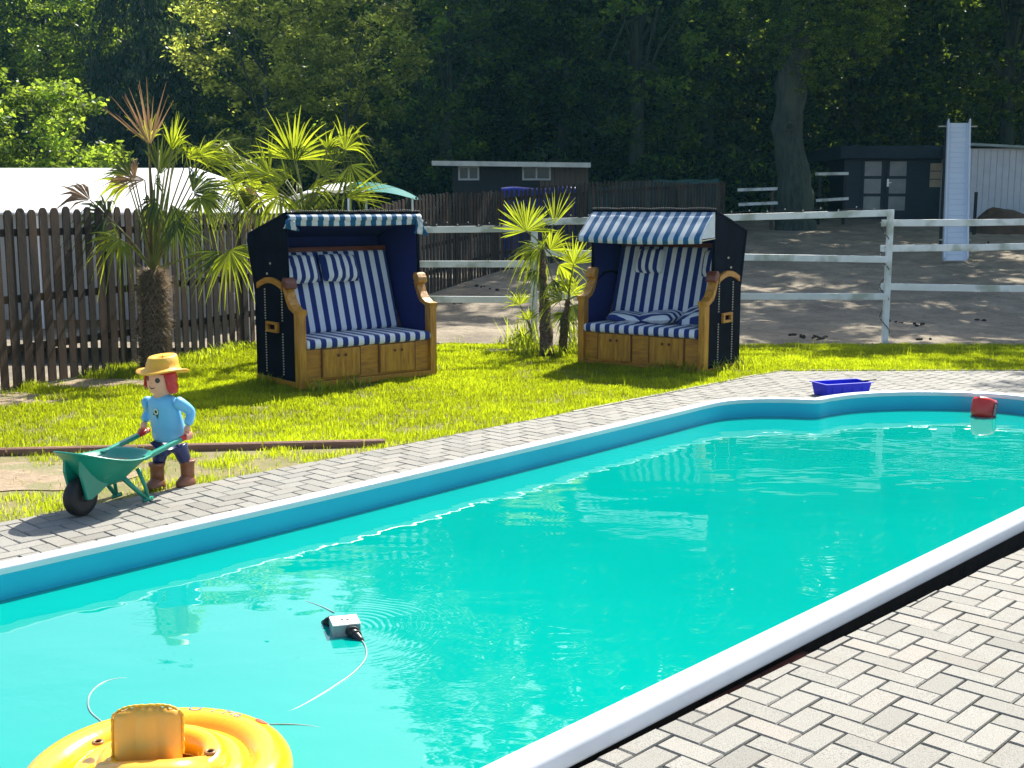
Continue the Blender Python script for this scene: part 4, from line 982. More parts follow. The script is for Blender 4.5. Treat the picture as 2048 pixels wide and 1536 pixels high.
    hr.add(vs, fs); o = hr.build('hair', m_red, r, smooth=True); so_ = o.modifiers.new('s', 'SOLIDIFY'); so_.thickness = .012; so_.offset = -1
    HT = HZ @ Matrix.Translation((.0, .006, .142)) @ Matrix.Rotation(R(-9), 4, 'Y') @ Matrix.Rotation(R(-2), 4, 'X')
    ht = MB(); prof = [(.085, -.004), (.132, -.010), (.140, -.005), (.137, .0), (.10, .008), (.091, .016), (.086, .04), (.078, .075), (.070, .083), (.045, .076), (.001, .072)]
    n = 36; vs = []
    for r_, z in prof:
        for i in range(n):
            a = 2 * math.pi * i / n; zz = z + (.016 * math.cos(2 * a) * max(0, (r_ - .09) / .06) if z < .01 else 0) + (.012 * math.sin(a) * (z > .07)); vs.append(HT @ V((r_ * math.cos(a), r_ * math.sin(a) * 1.06, zz)))
    ht.add(vs, [(j * n + i, j * n + (i + 1) % n, (j + 1) * n + (i + 1) % n, (j + 1) * n + i) for j in range(len(prof) - 1) for i in range(n)] + [tuple(range(n))[::-1]])
    ht.build('hat', m_hat, r, smooth=True)
figure()

# ---------------------------------------------------------------- things in and by the pool
def tub():
    c = G(1655, 789, .03); c2 = G(1752, 783, .03); d = (c2 - c); rz = math.atan2(d.y, d.x); W_, D_, H_ = .44, .20, .11
    r = empty('blue_tub', (c.x, c.y + .02, 0.002), rz, 'shallow blue plastic tub on the paving at the far side of the pool', 'tub')
    def ring(z, e): return [V((x, y, z)) for x, y in ((-e, -e), (W_ + e, -e), (W_ + e, D_ + e), (-e, D_ + e))]
    rings = [ring(0, 0), ring(H_, .018), ring(H_, .034), ring(H_ + .008, .034), ring(H_ + .008, .012), ring(.008, -.006)]
    mb = MB(); fs = [(j * 4 + i, j * 4 + (i + 1) % 4, (j + 1) * 4 + (i + 1) % 4, (j + 1) * 4 + i) for j in range(5) for i in range(4)] + [(3, 2, 1, 0), (20, 21, 22, 23)]
    mb.add([p for rg in rings for p in rg], fs); mb.build('body', m_tub, r, bevel=.006)
    h_ = MB(); h_.bar(V((W_ - .05, .05, H_ + .013)), V((W_ + .12, .06, H_ + .016)), .025, .014); h_.build('handle', m_dark, r, bevel=.004)
    rb = MB()
    for k in (.12, .36, .6, .84): rb.box(W_ * k - .004, W_ * k + .004, -.016, -.002, .01, H_ - .012)
    rb.build('rib', m_tub, r, bevel=.003)
tub()
def armband():
    c = G(1970, 834, WZ); Ms = Matrix.Rotation(R(14), 4, 'Y') @ Matrix.Rotation(R(-12), 4, 'X')
    r = empty('swim_armband', c + V((0, .05, 0)), R(8), 'red inflatable swimming armband floating near the far end of the pool', 'armband')
    mb = MB(); prof = [(.045, .03), (.055, -.012), (.085, -.02), (.104, .0), (.110, .04), (.111, .085), (.108, .125), (.098, .148), (.075, .152), (.055, .145), (.045, .12), (.045, .03)]
    mb.lathe(prof, 32, Ms, 1.0, .8); mb.f = mb.f[:-2]; mb.mi = mb.mi[:-2]; bo = mb.build('cuff', m_redv, r, smooth=True)
    tp = MB(); tp.lathe([(.050, .149), (.075, .1555), (.097, .1505)], 32, Ms, 1.0, .8); tp.f = tp.f[:-2]; tp.mi = tp.mi[:-2]; tp.build('sunlit_top_ring', m_pinkw, bo, smooth=True)  # pale ring paints the sunlit top of the red cuff
    st = MB(); vs = []
    for i in range(7):
        a = R(-72 + i * 5.5)
        for z in (.012, .12): vs.append(Ms @ V((.1135 * math.cos(a), .1135 * math.sin(a) * .8, z)))
    st.add(vs, [(2 * i, 2 * i + 2, 2 * i + 3, 2 * i + 1) for i in range(6)]); so_ = st.build('printed_band', M_('deep_red', (.18, .004, .004)), bo)
    sy = MB()
    def at(a, z): return Ms @ V((.115 * math.cos(R(a)), .115 * math.sin(R(a)) * .8, z))
    for za in (.095, .060, .028):
        for (a0, z0, a1, z1) in ((-66, za + .012, -50, za + .012), (-66, za - .01, -50, za - .01), (-66, za + .012, -66, za - .01), (-58, za + .010, -56, za - .008)):
            sy.bar(at(a0, z0), at(a1, z1), .003, .003)
    sy.build('printed_symbol', m_pinkw, so_)
    vl = MB(); vl.tube([Ms @ V((-.085, -.03, .15)), Ms @ V((-.092, -.035, .172))], .010, 10); vl.build('valve', m_pinkw, bo, smooth=True)
armband()
def dispenser():
    c = G(690, 1262, WZ); r = empty('floating_box', (c.x, c.y, WZ), R(17), 'small square pale box floating in the pool with dark cable glands and a hose', 'pool float')
    b = MB(); s_ = .058; b.box(-s_, s_, -s_, s_, -.02, .042); o = b.build('housing', M_('grey_box', (.36, .40, .38), (.30, .34, .33), 6, .4), r, bevel=.004)
    l_ = MB(); l_.box(-s_ - .001, s_ + .001, -s_ - .001, s_ + .001, .0425, .050); lo = l_.build('lid', M_('pale_lid', (.74, .74, .68), (.64, .64, .58), 12, .45), r, bevel=.003)
    for x in (-.012, .012): h_ = MB(); h_.lathe([(.007, .0505), (.006, .052), (.001, .052)], 12, Matrix.Translation((x, 0, 0))); h_.build('screw', m_dark, lo)
    for sg, a in ((-1, 0), (1, 0)):
        g_ = MB(); y = sg * s_; xs_ = .012 if sg < 0 else -.035; dx_ = .5 if sg < 0 else -.5; P = [V((xs_ + dx_ * q_, y + sg * q_, zq)) for q_, zq in ((0, .022), (.02, .02), (.04, .012), (.065, .003), (.08, -.001))]
        g_.tube(P, [.024, .02, .018, .013, .008], 10); go = g_.build('cable_gland', m_dark, r, smooth=True)
        n_ = MB(); n_.torus(.021, .006, 16, 8, Matrix.Translation(P[1]) @ Matrix.Rotation(R(90), 4, 'X')); n_.torus(.018, .005, 16, 8, Matrix.Translation(P[2]) @ Matrix.Rotation(R(90), 4, 'X')); n_.build('gland_nut', m_black, go, smooth=True)
def hose(pts, label, r_=.0032):
    P = [G(x, y, WZ) + V((0, 0, z)) for x, y, z in pts]; F_ = []
    for i in range(len(P) - 1):
        a, b, c, d = P[max(i - 1, 0)], P[i], P[i + 1], P[min(i + 2, len(P) - 1)]
        for k in range(8):
            u = k / 8; F_.append(.5 * ((2 * b) + (c - a) * u + (2 * a - 5 * b + 4 * c - d) * u * u + (3 * b - a - 3 * c + d) * u**3))
    F_.append(P[-1]); mb = MB(); mb.tube(F_, r_, 8); o = mb.build('thin_hose', m_cable, smooth=True); tag(o, label, 'hose')
    return o
dispenser()
hose([(722, 1280, .003), (731, 1294, .002), (731, 1318, .002), (708, 1345, .001), (672, 1370, .000), (635, 1393, -.001), (590, 1417, -.0025), (545, 1432, -.0045)], 'thin pale hose curving down from the floating box towards the yellow swim seat')
hose([(598, 1199, -.0045), (618, 1204, -.0015), (645, 1214, .0), (668, 1226, .002)], 'short dark-tipped hose trailing behind the floating box')
hose([(278, 1357, -.0045), (240, 1356, -.002), (205, 1366, .0), (183, 1385, .001), (176, 1405, .001), (182, 1425, .001), (205, 1445, .0)], 'thin hose looping on the water left of the yellow swim seat')
hose([(540, 1449, .0), (575, 1449, .0005), (605, 1450, -.001), (640, 1454, -.003), (668, 1462, -.0048)], 'thin hose sticking out on the water right of the yellow swim seat')
def swimseat():
    c = V((-1.085, 3.39, WZ)); r = empty('baby_float', c, R(6), 'round yellow inflatable baby swim seat with raised backrest in the near corner of the pool', 'swim ring')
    o = MB(); o.torus(.335, .072, 120, 18, Matrix.Translation((0, 0, .045)), .88, .05); oo = o.build('outer_ring', m_yellow, r, smooth=True)
    i_ = MB(); i_.torus(.225, .052, 96, 16, Matrix.Translation((.01, -.01, .05)), .9, .04); i_.build('middle_ring', m_yellow, r, smooth=True)
    s_ = MB(); pts = []
    for k in range(33): a = R(-60 + k * 300 / 32 + 180 - 210); pts.append(V((.018 + .155 * math.cos(a), -.02 + .135 * math.sin(a), .095 + .012 * math.sin(a))))
    s_.tube(pts, .045, 14); s_.build('seat_tube', m_yellow, r, smooth=True)
    ft = MB(); ft.tube([V((-.15, -.10, .095)), V((-.06, -.135, .10)), V((.06, -.135, .10)), V((.16, -.09, .095))], [.045, .055, .055, .045], 14); ft.build('front_tube', m_orange, r, smooth=True)
    fm = MB(); fm.lathe([(.001, .012), (.16, .014), (.24, .03)], 36); fm.build('seat_floor', m_orange, r, smooth=True)
    # backrest with a gathered seam
    bk = MB(); n1, n2 = 16, 12; vs = []
    Mk = Matrix.Translation((-.018, -.055, .085)) @ Matrix.Rotation(R(-8), 4, 'X')
    for sg in (1, -1):
        for j in range(n2 + 1):
            for k in range(n1 + 1):
                u, v = k / n1 * 2 - 1, j / n2; ww = .101 * (1 - .25 * max(0, v - .75) ** 2 * 16 * .5); th = .022 * (1 - u**6) ** .5 * (1 - (2 * v - 1) ** 6) ** .5 * (1 - .45 * math.exp(-((abs(u) - .33) / .09) ** 2))
                edge = .004 * math.sin(k * 3.0) if j == n2 else 0
                vs.append(Mk @ V((u * ww, sg * th, v * .20 + edge - (.02 * u * u if j == n2 else 0))))
    fs = []; N = (n1 + 1) * (n2 + 1)
    for j in range(n2):
        for k in range(n1): a = j * (n1 + 1) + k; fs += [(a, a + 1, a + n1 + 2, a + n1 + 1), (N + a, N + a + n1 + 1, N + a + n1 + 2, N + a + 1)]
    bk.add(vs, fs); bo = bk.build('backrest', m_orange, r, smooth=True)
    sm = MB(); pts = []
    for k in range(120):
        u = k / 119; a = u * 2 - 1
        if u < .22: p = (-.104, .05 + (u / .22) * .12)
        elif u > .78: p = (.104, .05 + ((1 - u) / .22) * .12)
        else: q_ = (u - .22) / .56 * 2 - 1; p = (.104 * math.copysign(abs(q_) ** .8, q_), .17 + .030 * (1 - abs(q_) ** 3))
        pts.append(Mk @ V((p[0], .0, p[1])))
    sm.tube(pts, [.0042 + .0009 * math.sin(k * 1.15) for k in range(120)], 8); sm.build('seam', m_yellow, bo, smooth=True)
    for (a, rr) in ((-12, .17), (160, .2)):
        vv = MB(); p = V((rr * math.cos(R(a)), rr * math.sin(R(a)) - .02, .138)); vv.torus(.014, .005, 18, 8, Matrix.Translation(p)); vv.lathe([(.001, 0), (.012, .0)], 12, Matrix.Translation(p)); vv.build('valve', M_('amber_valve', (.35, .16, .05), None, rough=.3) if a < 0 else bpy.data.materials['amber_valve'], r, smooth=True)
    # red dot and lettering on the outer ring
    def ringpt(a, b, lift=.0015): rr = .072 + lift; return V(((.335 + rr * math.cos(b)) * math.cos(a), (.335 + rr * math.cos(b)) * math.sin(a), .045 + rr * math.sin(b) * .88))
    def decal(f, name, mat):  # f: list of (along metres, across metres) outlines
        mb = MB()
        for pts in f: mb.add([ringpt(a0 + x / .335, R(62) - y / .072) for x, y in pts], [tuple(range(len(pts)))])
        return mb.build(name, mat, oo)
    a0 = R(38); decal([[(.024 * math.cos(t), .021 * math.sin(t)) for t in np.linspace(0, 6.28, 24)[:-1]]], 'red_dot', M_('red_print', (.80, .10, .05), None, rough=.25))
    m_let = M_('grey_blue_print', (.18, .24, .38), None, rough=.3)
    cu = bpy.data.curves.new('t', 'FONT'); 
    for ch, ang in (('O', 80), ('I', 69), ('M', 59), ('a', 52)):
        cu.body = ch; cu.size = .05; cu.align_x = 'CENTER'; tmp = bpy.data.objects.new('t', cu); COL.objects.link(tmp); dg = bpy.context.evaluated_depsgraph_get(); dg.update()
        me = bpy.data.meshes.new_from_object(tmp.evaluated_get(dg)); bpy.data.objects.remove(tmp); mb = MB(); A0 = R(ang)
        mb.add([ringpt(A0 - v.co.x * 1.15 / .335, R(95) - (v.co.y) / .072) for v in me.vertices], [tuple(p.vertices) for p in me.polygons]); mb.build('letter', m_let, oo)
swimseat()

# ---------------------------------------------------------------- behind the fence
def pale_roof():
    r = empty('white_tent', (-8, 17.5, 0), 0, 'long low white tarpaulin tent behind the left part of the picket fence', 'tent')
    Yr, Ye = 19.4, 16.4; zr = D(390, 336, Yr).z; xr = D(393, 336, Yr).x; xe = D(505, 425, Ye).x; ze = 1.60; yb = 22.4
    L = -22
    mb = MB(); mb.add([V((L, Ye, ze)), V((xe, Ye, ze)), V((xr, Yr, zr)), V((L, Yr, zr)), V((xe, yb, ze)), V((L, yb, ze))], [(0, 1, 2, 3), (1, 4, 2), (3, 2, 4, 5)])
    ro = mb.build('roof', m_tentt, r, world=True); so_ = ro.modifiers.new('s', 'SOLIDIFY'); so_.thickness = .01
    ss = MB()
    for k in range(7):
        x = xr - .1 - k * 1.9; ss.tube([V((x, Yr - .01, zr + .008)), V((x + (xe - xr) * (0.3 if k else .9), Ye + .0, ze + .010))], .012, 6)
    ss.tube([V((L, Ye - .01, ze)), V((xe, Ye - .01, ze))], .02, 8); ss.build('roof_seam', m_tentw, ro, world=True)
    wl = MB(); wl.box(L, xe - .03, Ye + .06, Ye + .07, .12, ze - .015); wl.box(xe - .05, xe - .04, Ye + .08, yb - .1, .12, ze - .02); wl.build('side_wall', m_tentv, r, world=True)
    for x in (xe - .06, xe - 3, xe - 6): p_ = MB(); p_.box(x - .03, x + .03, Ye - .0, Ye + .05, 0, ze - .03); p_.build('pole', m_tentw, r, world=True)
m_tentt = leafmat('tent_sheet', (.86, .86, .84), (.86, .86, .84), (.95, .95, .90), .22, .5)
m_tentv = leafmat('tent_wall_sheet', (.86, .86, .84), (.86, .86, .84), (.97, .97, .92), .7, .5)
pale_roof()
m_teal = leafmat('teal_sheet', (.02, .30, .30), (.02, .30, .30), (.02, .45, .42), .4, .4)
def canopy():
    Y = 21.0; a, b = D(590, 400, Y), D(842, 402, Y); g = ter(0, Y); r = empty('domed_canopy', ((a.x + b.x) / 2, Y, g), 0, 'shallow domed canopy in white and turquoise sheeting behind the picket fence', 'canopy')
    cx, w_ = (a.x + b.x) / 2, (b.x - a.x) / 2; zt = D(700, 364, Y).z; ze = D(835, 400, Y).z
    for nm, u0, u1, mt in (('white_sheet', -1, -.02, m_tentt), ('turquoise_sheet', .0, 1, m_teal)):
        vs = []; n = 14
        for j in range(2 if False else 9):
            v = j / 8 * 2 - 1
            for i in range(n + 1):
                u = u0 + (u1 - u0) * i / n; z = ze + (zt - ze) * (1 - abs(u) ** 2.4) * (1 - .5 * v * v) ; vs.append(V((cx + u * w_, Y + v * 1.3, z)))
        mb = MB(); mb.add(vs, [(j * (n + 1) + i, j * (n + 1) + i + 1, (j + 1) * (n + 1) + i + 1, (j + 1) * (n + 1) + i) for j in range(8) for i in range(n)]); mb.build(nm, mt, r, world=True, smooth=True)
    for x in (-.95, 0, .95):
        for y in (-1.2, 1.2): p_ = MB(); p_.tube([V((cx + x * w_, Y + y, g)), V((cx + x * w_, Y + y, ze + .02))], .02, 8); p_.build('pole', m_white, r, world=True)
canopy()
def blue_pile():
    Y = 27; a, b = D(1003, 376, Y), D(1150, 378, Y); g = ter(0, Y); r = empty('covered_stack', ((a.x + b.x) / 2, Y, g), 0, 'stack under a deep blue tarpaulin behind the picket fence', 'covered stack')
    vs = []; fs = []; n = 24; m_ = 8; x0, x1 = a.x, b.x
    rows = [(-.8, g), (-.78, g + .5), (-.74, a.z - .06), (-.66, a.z), (.5, a.z + .02), (.6, a.z - .1), (.64, g)]
    for y, z in rows:
        for i in range(n + 1): u = i / n; e = .06 * math.sin(u * 20) * (1 if z < a.z - .2 else .2); vs.append(V((x0 + (x1 - x0) * u, Y + y + e, z + (.02 * math.sin(u * 9) if z > g + .6 else 0))))
    fs = [(j * (n + 1) + i, j * (n + 1) + i + 1, (j + 1) * (n + 1) + i + 1, (j + 1) * (n + 1) + i) for j in range(len(rows) - 1) for i in range(n)]
    mb = MB(); mb.add(vs, fs); mb.build('tarpaulin', M_('blue_tarpaulin', (.003, .012, .22), (.004, .02, .32), 4, .35, .4, 8), r, world=True, smooth=True)
    bx = MB(); bx.box(x0 + .08, x1 - .08, Y - .6, Y + .45, g, a.z - .06); bx.build('stacked_boxes', m_picket, r, world=True)
blue_pile()
m_board = M_('dark_boards', (.014, .013, .018), (.007, .008, .012), 5, .7, .5, 30, stretch=(6, 6, .5))
m_brown = M_('brown_boards', (.13, .09, .06), (.08, .055, .04), 5, .7, .5, 30, stretch=(6, 6, .5))
m_glass = M_('window_glass', (.05, .07, .08), None, rough=.08)
def boards(mb, x0, x1, y, z0, z1, w_=.14, gap=.012, dep=.02):
    x = x0
    while x < x1 - .02: xe = min(x + w_ - gap, x1); mb.box(x, xe, y - dep, y, z0, z1); x += w_
def low_shed():
    Y = 33; g = ter(0, Y) ; x0, x1 = D(905, 350, Y).x, D(1176, 350, Y).x; zt = D(1000, 333, Y).z
    r = empty('wooden_shed', ((x0 + x1) / 2, Y + 1.5, g), 0, 'long low dark timber shed with a pale flat roof edge beyond the picket fence', 'shed')
    wl = MB(); wl.box(x0, x1, Y, Y + 3, g - .3, zt); boards(wl, x0, x0 + (x1 - x0) * .64, Y - .002, g, zt - .01); wl.build('wall', m_board, r, world=True)
    w2 = MB(); boards(w2, x0 + (x1 - x0) * .645, x1, Y - .004, g, zt - .01); w2.build('brown_wall', m_brown, r, world=True)
    rf = MB(); a, b = D(864, 325, Y - .35), D(1181, 329, Y - .35); rf.bar(a + V((0, 1.9, .0)), b + V((0, 1.9, .0)), 3.9, .05); ro = rf.build('roof', m_dark, r, world=True)
    fa = MB(); fa.bar(a + V((0, -.10, -.02)), b + V((0, -.10, -.02)), .04, .13); fa.build('fascia', M_('cream_paint', (.66, .66, .56), (.5, .5, .42), 3, .5), ro, world=True)
    for (u0, u1) in ((920, 955), (1048, 1098)):
        q0, q1 = D(u0, 336, Y), D(u1, 357, Y); f = MB()
        fo = None; xa, xb, za, zb = q0.x, q1.x, q1.z, q0.z
        for bxx in ((xa - .05, xa, za - .05, zb + .05), (xb, xb + .05, za - .05, zb + .05), (xa, xb, zb, zb + .05), (xa, xb, za - .05, za), ((xa + xb) / 2 - .025, (xa + xb) / 2 + .025, za, zb)): f.box(bxx[0], bxx[1], Y - .06, Y - .03, bxx[2], bxx[3])
        fo = f.build('window', M_('window_paint', (.45, .47, .45), None) if 'window_paint' not in bpy.data.materials else bpy.data.materials['window_paint'], r, world=True)
        gl = MB(); gl.box(xa, xb, Y - .045, Y - .04, za, zb); gl.build('pane', m_glass, fo, world=True)
low_shed()
def green_cover():
    Y = 30; x0, x1 = D(1165, 375, Y).x, D(1475, 365, Y).x + .3; g = ter(0, Y); r = empty('tarp_shelter', ((x0 + x1) / 2, Y + 1, g), 0, 'low shelter under dark green netting behind the right beach chair', 'shelter')
    Y = 32.2; x0, x1 = D(1175, 375, Y).x, D(1440, 365, Y).x
    n = 20; vs = []
    tops = [(1175, 381), (1230, 370), (1262, 362), (1330, 359), (1440, 357)]
    for j in range(5):
        for i in range(n + 1):
            u = i / n; px_ = 1175 + 265 * u; py_ = np.interp(px_, [t[0] for t in tops], [t[1] for t in tops]); z = D(px_, py_, Y).z; zz = [g, z - .15, z, z - .05, g][j]; yy = [-.1, 0, .4, 1.8, 2.0][j]
            vs.append(V((D(px_, 370, Y).x, Y + yy, zz + .02 * math.sin(i * 1.3) * (j > 0))))
    mb = MB(); mb.add(vs, [(j * (n + 1) + i, j * (n + 1) + i + 1, (j + 1) * (n + 1) + i + 1, (j + 1) * (n + 1) + i) for j in range(4) for i in range(n)]); mb.build('netting', M_('green_net', (.015, .06, .055), (.02, .09, .08), 6, .6, .5, 20), r, world=True, smooth=True)
    fr = MB(); fr.tube([V((x0, Y + .2, g)), V((x0, Y + .2, D(1175, 381, Y).z))], .03, 8); fr.build('pole', m_dark, r, world=True)
green_cover()
def dark_house():
    Y = 38; g = 1.28; x0, x1 = D(1690, 300, Y).x, D(1897, 300, Y).x; zt = D(1700, 312, Y).z; r = empty('garden_house', ((x0 + x1) / 2, Y + 1.5, g), 0, 'dark blue-grey garden house with paned double door beside the white ramp', 'garden house')
    m_h = M_('dark_blue_boards', (.022, .035, .055), (.014, .024, .040), 5, .6, .4, 20, stretch=(.5, .5, 8))
    w_ = MB(); w_.box(x0, x1, Y, Y + 3.5, g - .3, zt); k = g
    while k < zt - .1: w_.box(x0 - .001, x1 + .001, Y - .02, Y, k, k + .125); k += .14
    w_.build('wall', m_h, r, world=True)
    rf = MB(); zr = D(1700, 290, Y - .4).z; rf.box(x0 - .25, x1 + .2, Y - .45, Y + 3.9, zr - .42, zr - .02); rf.build('roof', M_('roof_felt', (.018, .03, .05), (.012, .02, .034), 3, .8, .3, 20), r, world=True, bevel=.02)
    for (px0, px1) in ((1724, 1768), (1774, 1818)):
        d0, d1 = D(px0, 320, Y).x, D(px1, 320, Y).x; dr = MB(); dr.box(d0, d1, Y - .055, Y - .022, g, D(0, 316, Y).z); do = dr.build('door', m_h, r, world=True, bevel=.008)
        for (py0, py1) in ((323, 352), (358, 387), (393, 421)):
            za, zb = D(0, py1, Y).z, D(0, py0, Y).z; pn = MB(); e = .085; pn.box(d0 + e, d1 - e, Y - .066, Y - .057, za, zb); pn.build('pane', m_pane, do, world=True)
        if px0 > 1770:
            h_ = MB(); q0 = D(1775.5, 372, Y - .07); h_.box(q0.x - .03, q0.x + .03, Y - .075, Y - .057, q0.z - .02, q0.z + .22); h_.box(q0.x, q0.x + .11, Y - .1, Y - .076, q0.z + .09, q0.z + .115); h_.build('handle', M_('door_metal', (.7, .72, .74), None, rough=.3, metallic=.8), do, world=True)
    q0, q1 = D(1860, 326, Y), D(1890, 375, Y); f = MB(); f.box(q0.x - .05, q1.x + .05, Y - .045, Y - .022, q1.z - .05, q0.z + .05); fo = f.build('window', m_h, r, world=True)
    hh = (q0.z - q1.z) / 3
    for k in range(3): pn = MB(); pn.box(q0.x, q1.x, Y - .055, Y - .046, q1.z + k * hh + .012, q1.z + (k + 1) * hh - .012); pn.build('pane', m_blind, fo, world=True)
m_pane = M_('frosted_pane', (.30, .33, .33), (.22, .25, .26), 2, .25)
m_blind = M_('window_blind', (.52, .40, .26), (.42, .32, .2), 3, .4)
dark_house()
def white_hall():
    Y = 36; g = 1.15; x0 = D(1932, 300, Y).x; x1 = x0 + 7; zt = D(0, 297, Y).z; r = empty('white_barn', ((x0 + x1) / 2, Y + 2, g), 0, 'pale barn clad in upright white boards at the right edge behind a dirt heap', 'barn')
    w_ = MB(); w_.box(x0, x1, Y, Y + 4, g - .4, zt); boards(w_, x0, x1, Y - .002, g - .3, zt - .02, .19, .014, .018); w_.build('wall', M_('pale_boards', (.62, .66, .70), (.54, .58, .63), 3, .6, .2, 10), r, world=True)
    rf = MB(); a = D(1930, 288, Y - .2); b = D(2048, 294, Y - .2); d = (b - a); rf.bar(a + V((0, 2.2, 0)), a + d * 4 + V((0, 2.2, 0)), 4.6, .07); rf.build('roof', M_('roof_sheet', (.30, .38, .38), (.22, .30, .30), 2, .5), r, world=True)
white_hall()
def heap():
    Y = 33.5; x0 = D(1936, 430, Y).x; r = MB(); vs = []; n1, n2 = 60, 20; x1 = x0 + 7
    for j in range(n2 + 1):
        for i in range(n1 + 1):
            u, v = i / n1, j / n2; x = x0 + (x1 - x0) * u; y = Y - .9 + 2 * v; prof = min(1, u * 9) * (.62 + .13 * math.sin(u * 14 + .5) + .08 * noise.noise(V((u * 14, v * 3, 0)))); h = prof * math.sin(math.pi * v) ** .7
            vs.append(V((x, y, ter(x, y) - .05 + h + .04 * noise.noise(V((x * 3, y * 3, 0))))))
    r.add(vs, [(j * (n1 + 1) + i, j * (n1 + 1) + i + 1, (j + 1) * (n1 + 1) + i + 1, (j + 1) * (n1 + 1) + i) for j in range(n2) for i in range(n1)])
    tag(r.build('dirt_heap', M_('brown_dirt', (.13, .075, .045), (.08, .045, .03), 3, .95, .8, 12), smooth=True), 'long heap of brown dirt in front of the white barn at the right edge', 'dirt heap')
    st = MB(); p = D(1951, 410, Y - 1); st.box(p.x - .035, p.x + .035, Y - 1.03, Y - .97, ter(0, Y - 1), D(0, 384, Y - 1).z); tag(st.build('stake', m_board), 'dark stake standing in the dirt heap beside the white ramp', 'stake')
heap()
def ramp_():
    a = G(1910, 524, .50); Yb = 25.6; Yt = 28.4; A0 = D(1910, 521, Yb); B0 = D(1917, 246, Yt); w_ = .47
    g = ter(0, Yb); r = empty('white_ramp', (A0.x, Yb, g), 0, 'tall narrow white chute with raised side rails leaning up in the sandy paddock', 'chute')
    m_w = M_('white_blue_plastic', (.78, .82, .88), (.72, .77, .84), 2, .4)
    d = (B0 - A0).normalized(); up = V((1, 0, 0)).cross(d) * 1
    if up.y > 0: up = -up
    bd = MB(); bd.bar(A0, B0, .02, w_, V((1, 0, 0))); 
    bd = MB(); X = V((w_ / 2, 0, 0)); t_ = -up * .03
    bd.add([A0 - X, A0 + X, B0 + X, B0 - X, A0 - X + t_, A0 + X + t_, B0 + X + t_, B0 - X + t_], [(0, 1, 2, 3), (7, 6, 5, 4), (0, 4, 5, 1), (1, 5, 6, 2), (2, 6, 7, 3), (3, 7, 4, 0)]); bo = bd.build('slide_bed', m_w, r, world=True)
    for s_ in (-1, 1):
        rl = MB(); o_ = V((s_ * (w_ / 2 + .018), 0, 0)); p0, p1 = A0 + o_ - up * .03, B0 + o_ - up * .03 + d * .06
        q0, q1 = p0 + up * .12, p1 + up * .12; h_ = V((.016, 0, 0)); rl.add([p0 - h_, p0 + h_, p1 + h_, p1 - h_, q0 - h_, q0 + h_, q1 + h_, q1 - h_], [(0, 1, 2, 3), (7, 6, 5, 4), (0, 4, 5, 1), (1, 5, 6, 2), (2, 6, 7, 3), (3, 7, 4, 0)]); rl.build('side_rail', m_w, r, world=True, bevel=.006)
        lg = MB(); lg.bar(V((B0.x + s_ * .26, Yt + .05, ter(0, Yt))), B0 + V((s_ * .26, .08, .05)), .05, .05); lg.build('support_leg', m_board, r, world=True)
    rb = MB(); n = 26
    for k in range(1, n): c = A0.lerp(B0, k / n) + up * .004; rb.bar(c - X * .82, c + X * .82, .010, .012)
    for s_ in (-1, 1): rb.bar(A0 + X * s_ * .80 + up * .004, B0 + X * s_ * .80 + up * .004, .008, .008)
    rb.build('tread_rib', M_('ramp_line', (.62, .69, .78), None, rough=.5), bo, world=True)
    for (u, Lh, nm) in ((.985, .46, 'cross_bar'), (.15, .34, 'cross_bar')):
        c = A0.lerp(B0, u) - up * .05; cb = MB(); cb.bar(c - V((Lh, 0, 0)), c + V((Lh, 0, 0)), .03, .03); cb.build(nm, M_('pale_timber', (.5, .48, .36), None) if 'pale_timber' not in bpy.data.materials else bpy.data.materials['pale_timber'], r, world=True)
ramp_()
def far_rails():
    Y = 34; r = empty('far_rail_fence', (D(1545, 430, Y).x, Y, ter(0, Y)), 0, 'short white two-rail fence far back in the shade left of the big tree trunk', 'fence')
    for (a, b, ya, yb) in ((1475, 1593, 380, 376), (1477, 1595, 409, 404)): q_ = MB(); q_.bar(D(a, ya, Y - .06), D(b, yb, Y - .06), .03, .085); q_.build('rail', m_white, r, world=True)
    p_ = MB(); c = D(1545, 380, Y); p_.box(c.x - .04, c.x + .04, Y - .04, Y + .04, ter(0, Y), c.z + .05); p_.build('post', m_brown, r, world=True)
    Y = 36; r = empty('far_rail_fence', (D(1665, 430, Y).x, Y, ter(0, Y)), 0, 'short white two-rail fence in the shade between the tree trunk and the dark garden house', 'fence')
    for (a, b, ya, yb) in ((1630, 1697, 348, 347), (1632, 1697, 401, 397)): q_ = MB(); q_.bar(D(a, ya, Y - .06), D(b, yb, Y - .06), .03, .085); q_.build('rail', m_white, r, world=True)
    for px_ in (1640, 1690): p_ = MB(); c = D(px_, 345, Y); p_.box(c.x - .04, c.x + .04, Y - .04, Y + .04, ter(0, Y), c.z); p_.build('post', m_board, r, world=True)
far_rails()
# clods in the sand
rg = random.Random(11)
cl = MB()
for (px_, py_) in ((1590, 668), (1622, 677), (1642, 679), (1835, 655), (1790, 652), (1848, 682), (1640, 672), (1960, 638), (1925, 603), (960, 600), (990, 604), (920, 620), (1975, 457)):
    y0 = G(px_, py_).y; y0 = min(y0, 30)
    for k in range(4):
        c = D(px_, py_, y0) + V((rg.uniform(-.1, .1), rg.uniform(-.1, .1), 0)); c.z = sand_h(c.x, c.y) + .01; cl.sph(c, rg.uniform(.014, .034), 7, 1.2, 1, .7)
cl.v = [tuple(V(v) + V((1, 1, 1)) * .012 * noise.noise(V(v) * 40)) for v in cl.v]
tag(cl.build('earth_clods', m_soil_shade, smooth=True), 'dark clods scattered over the paddock sand', 'clods', kind='stuff')

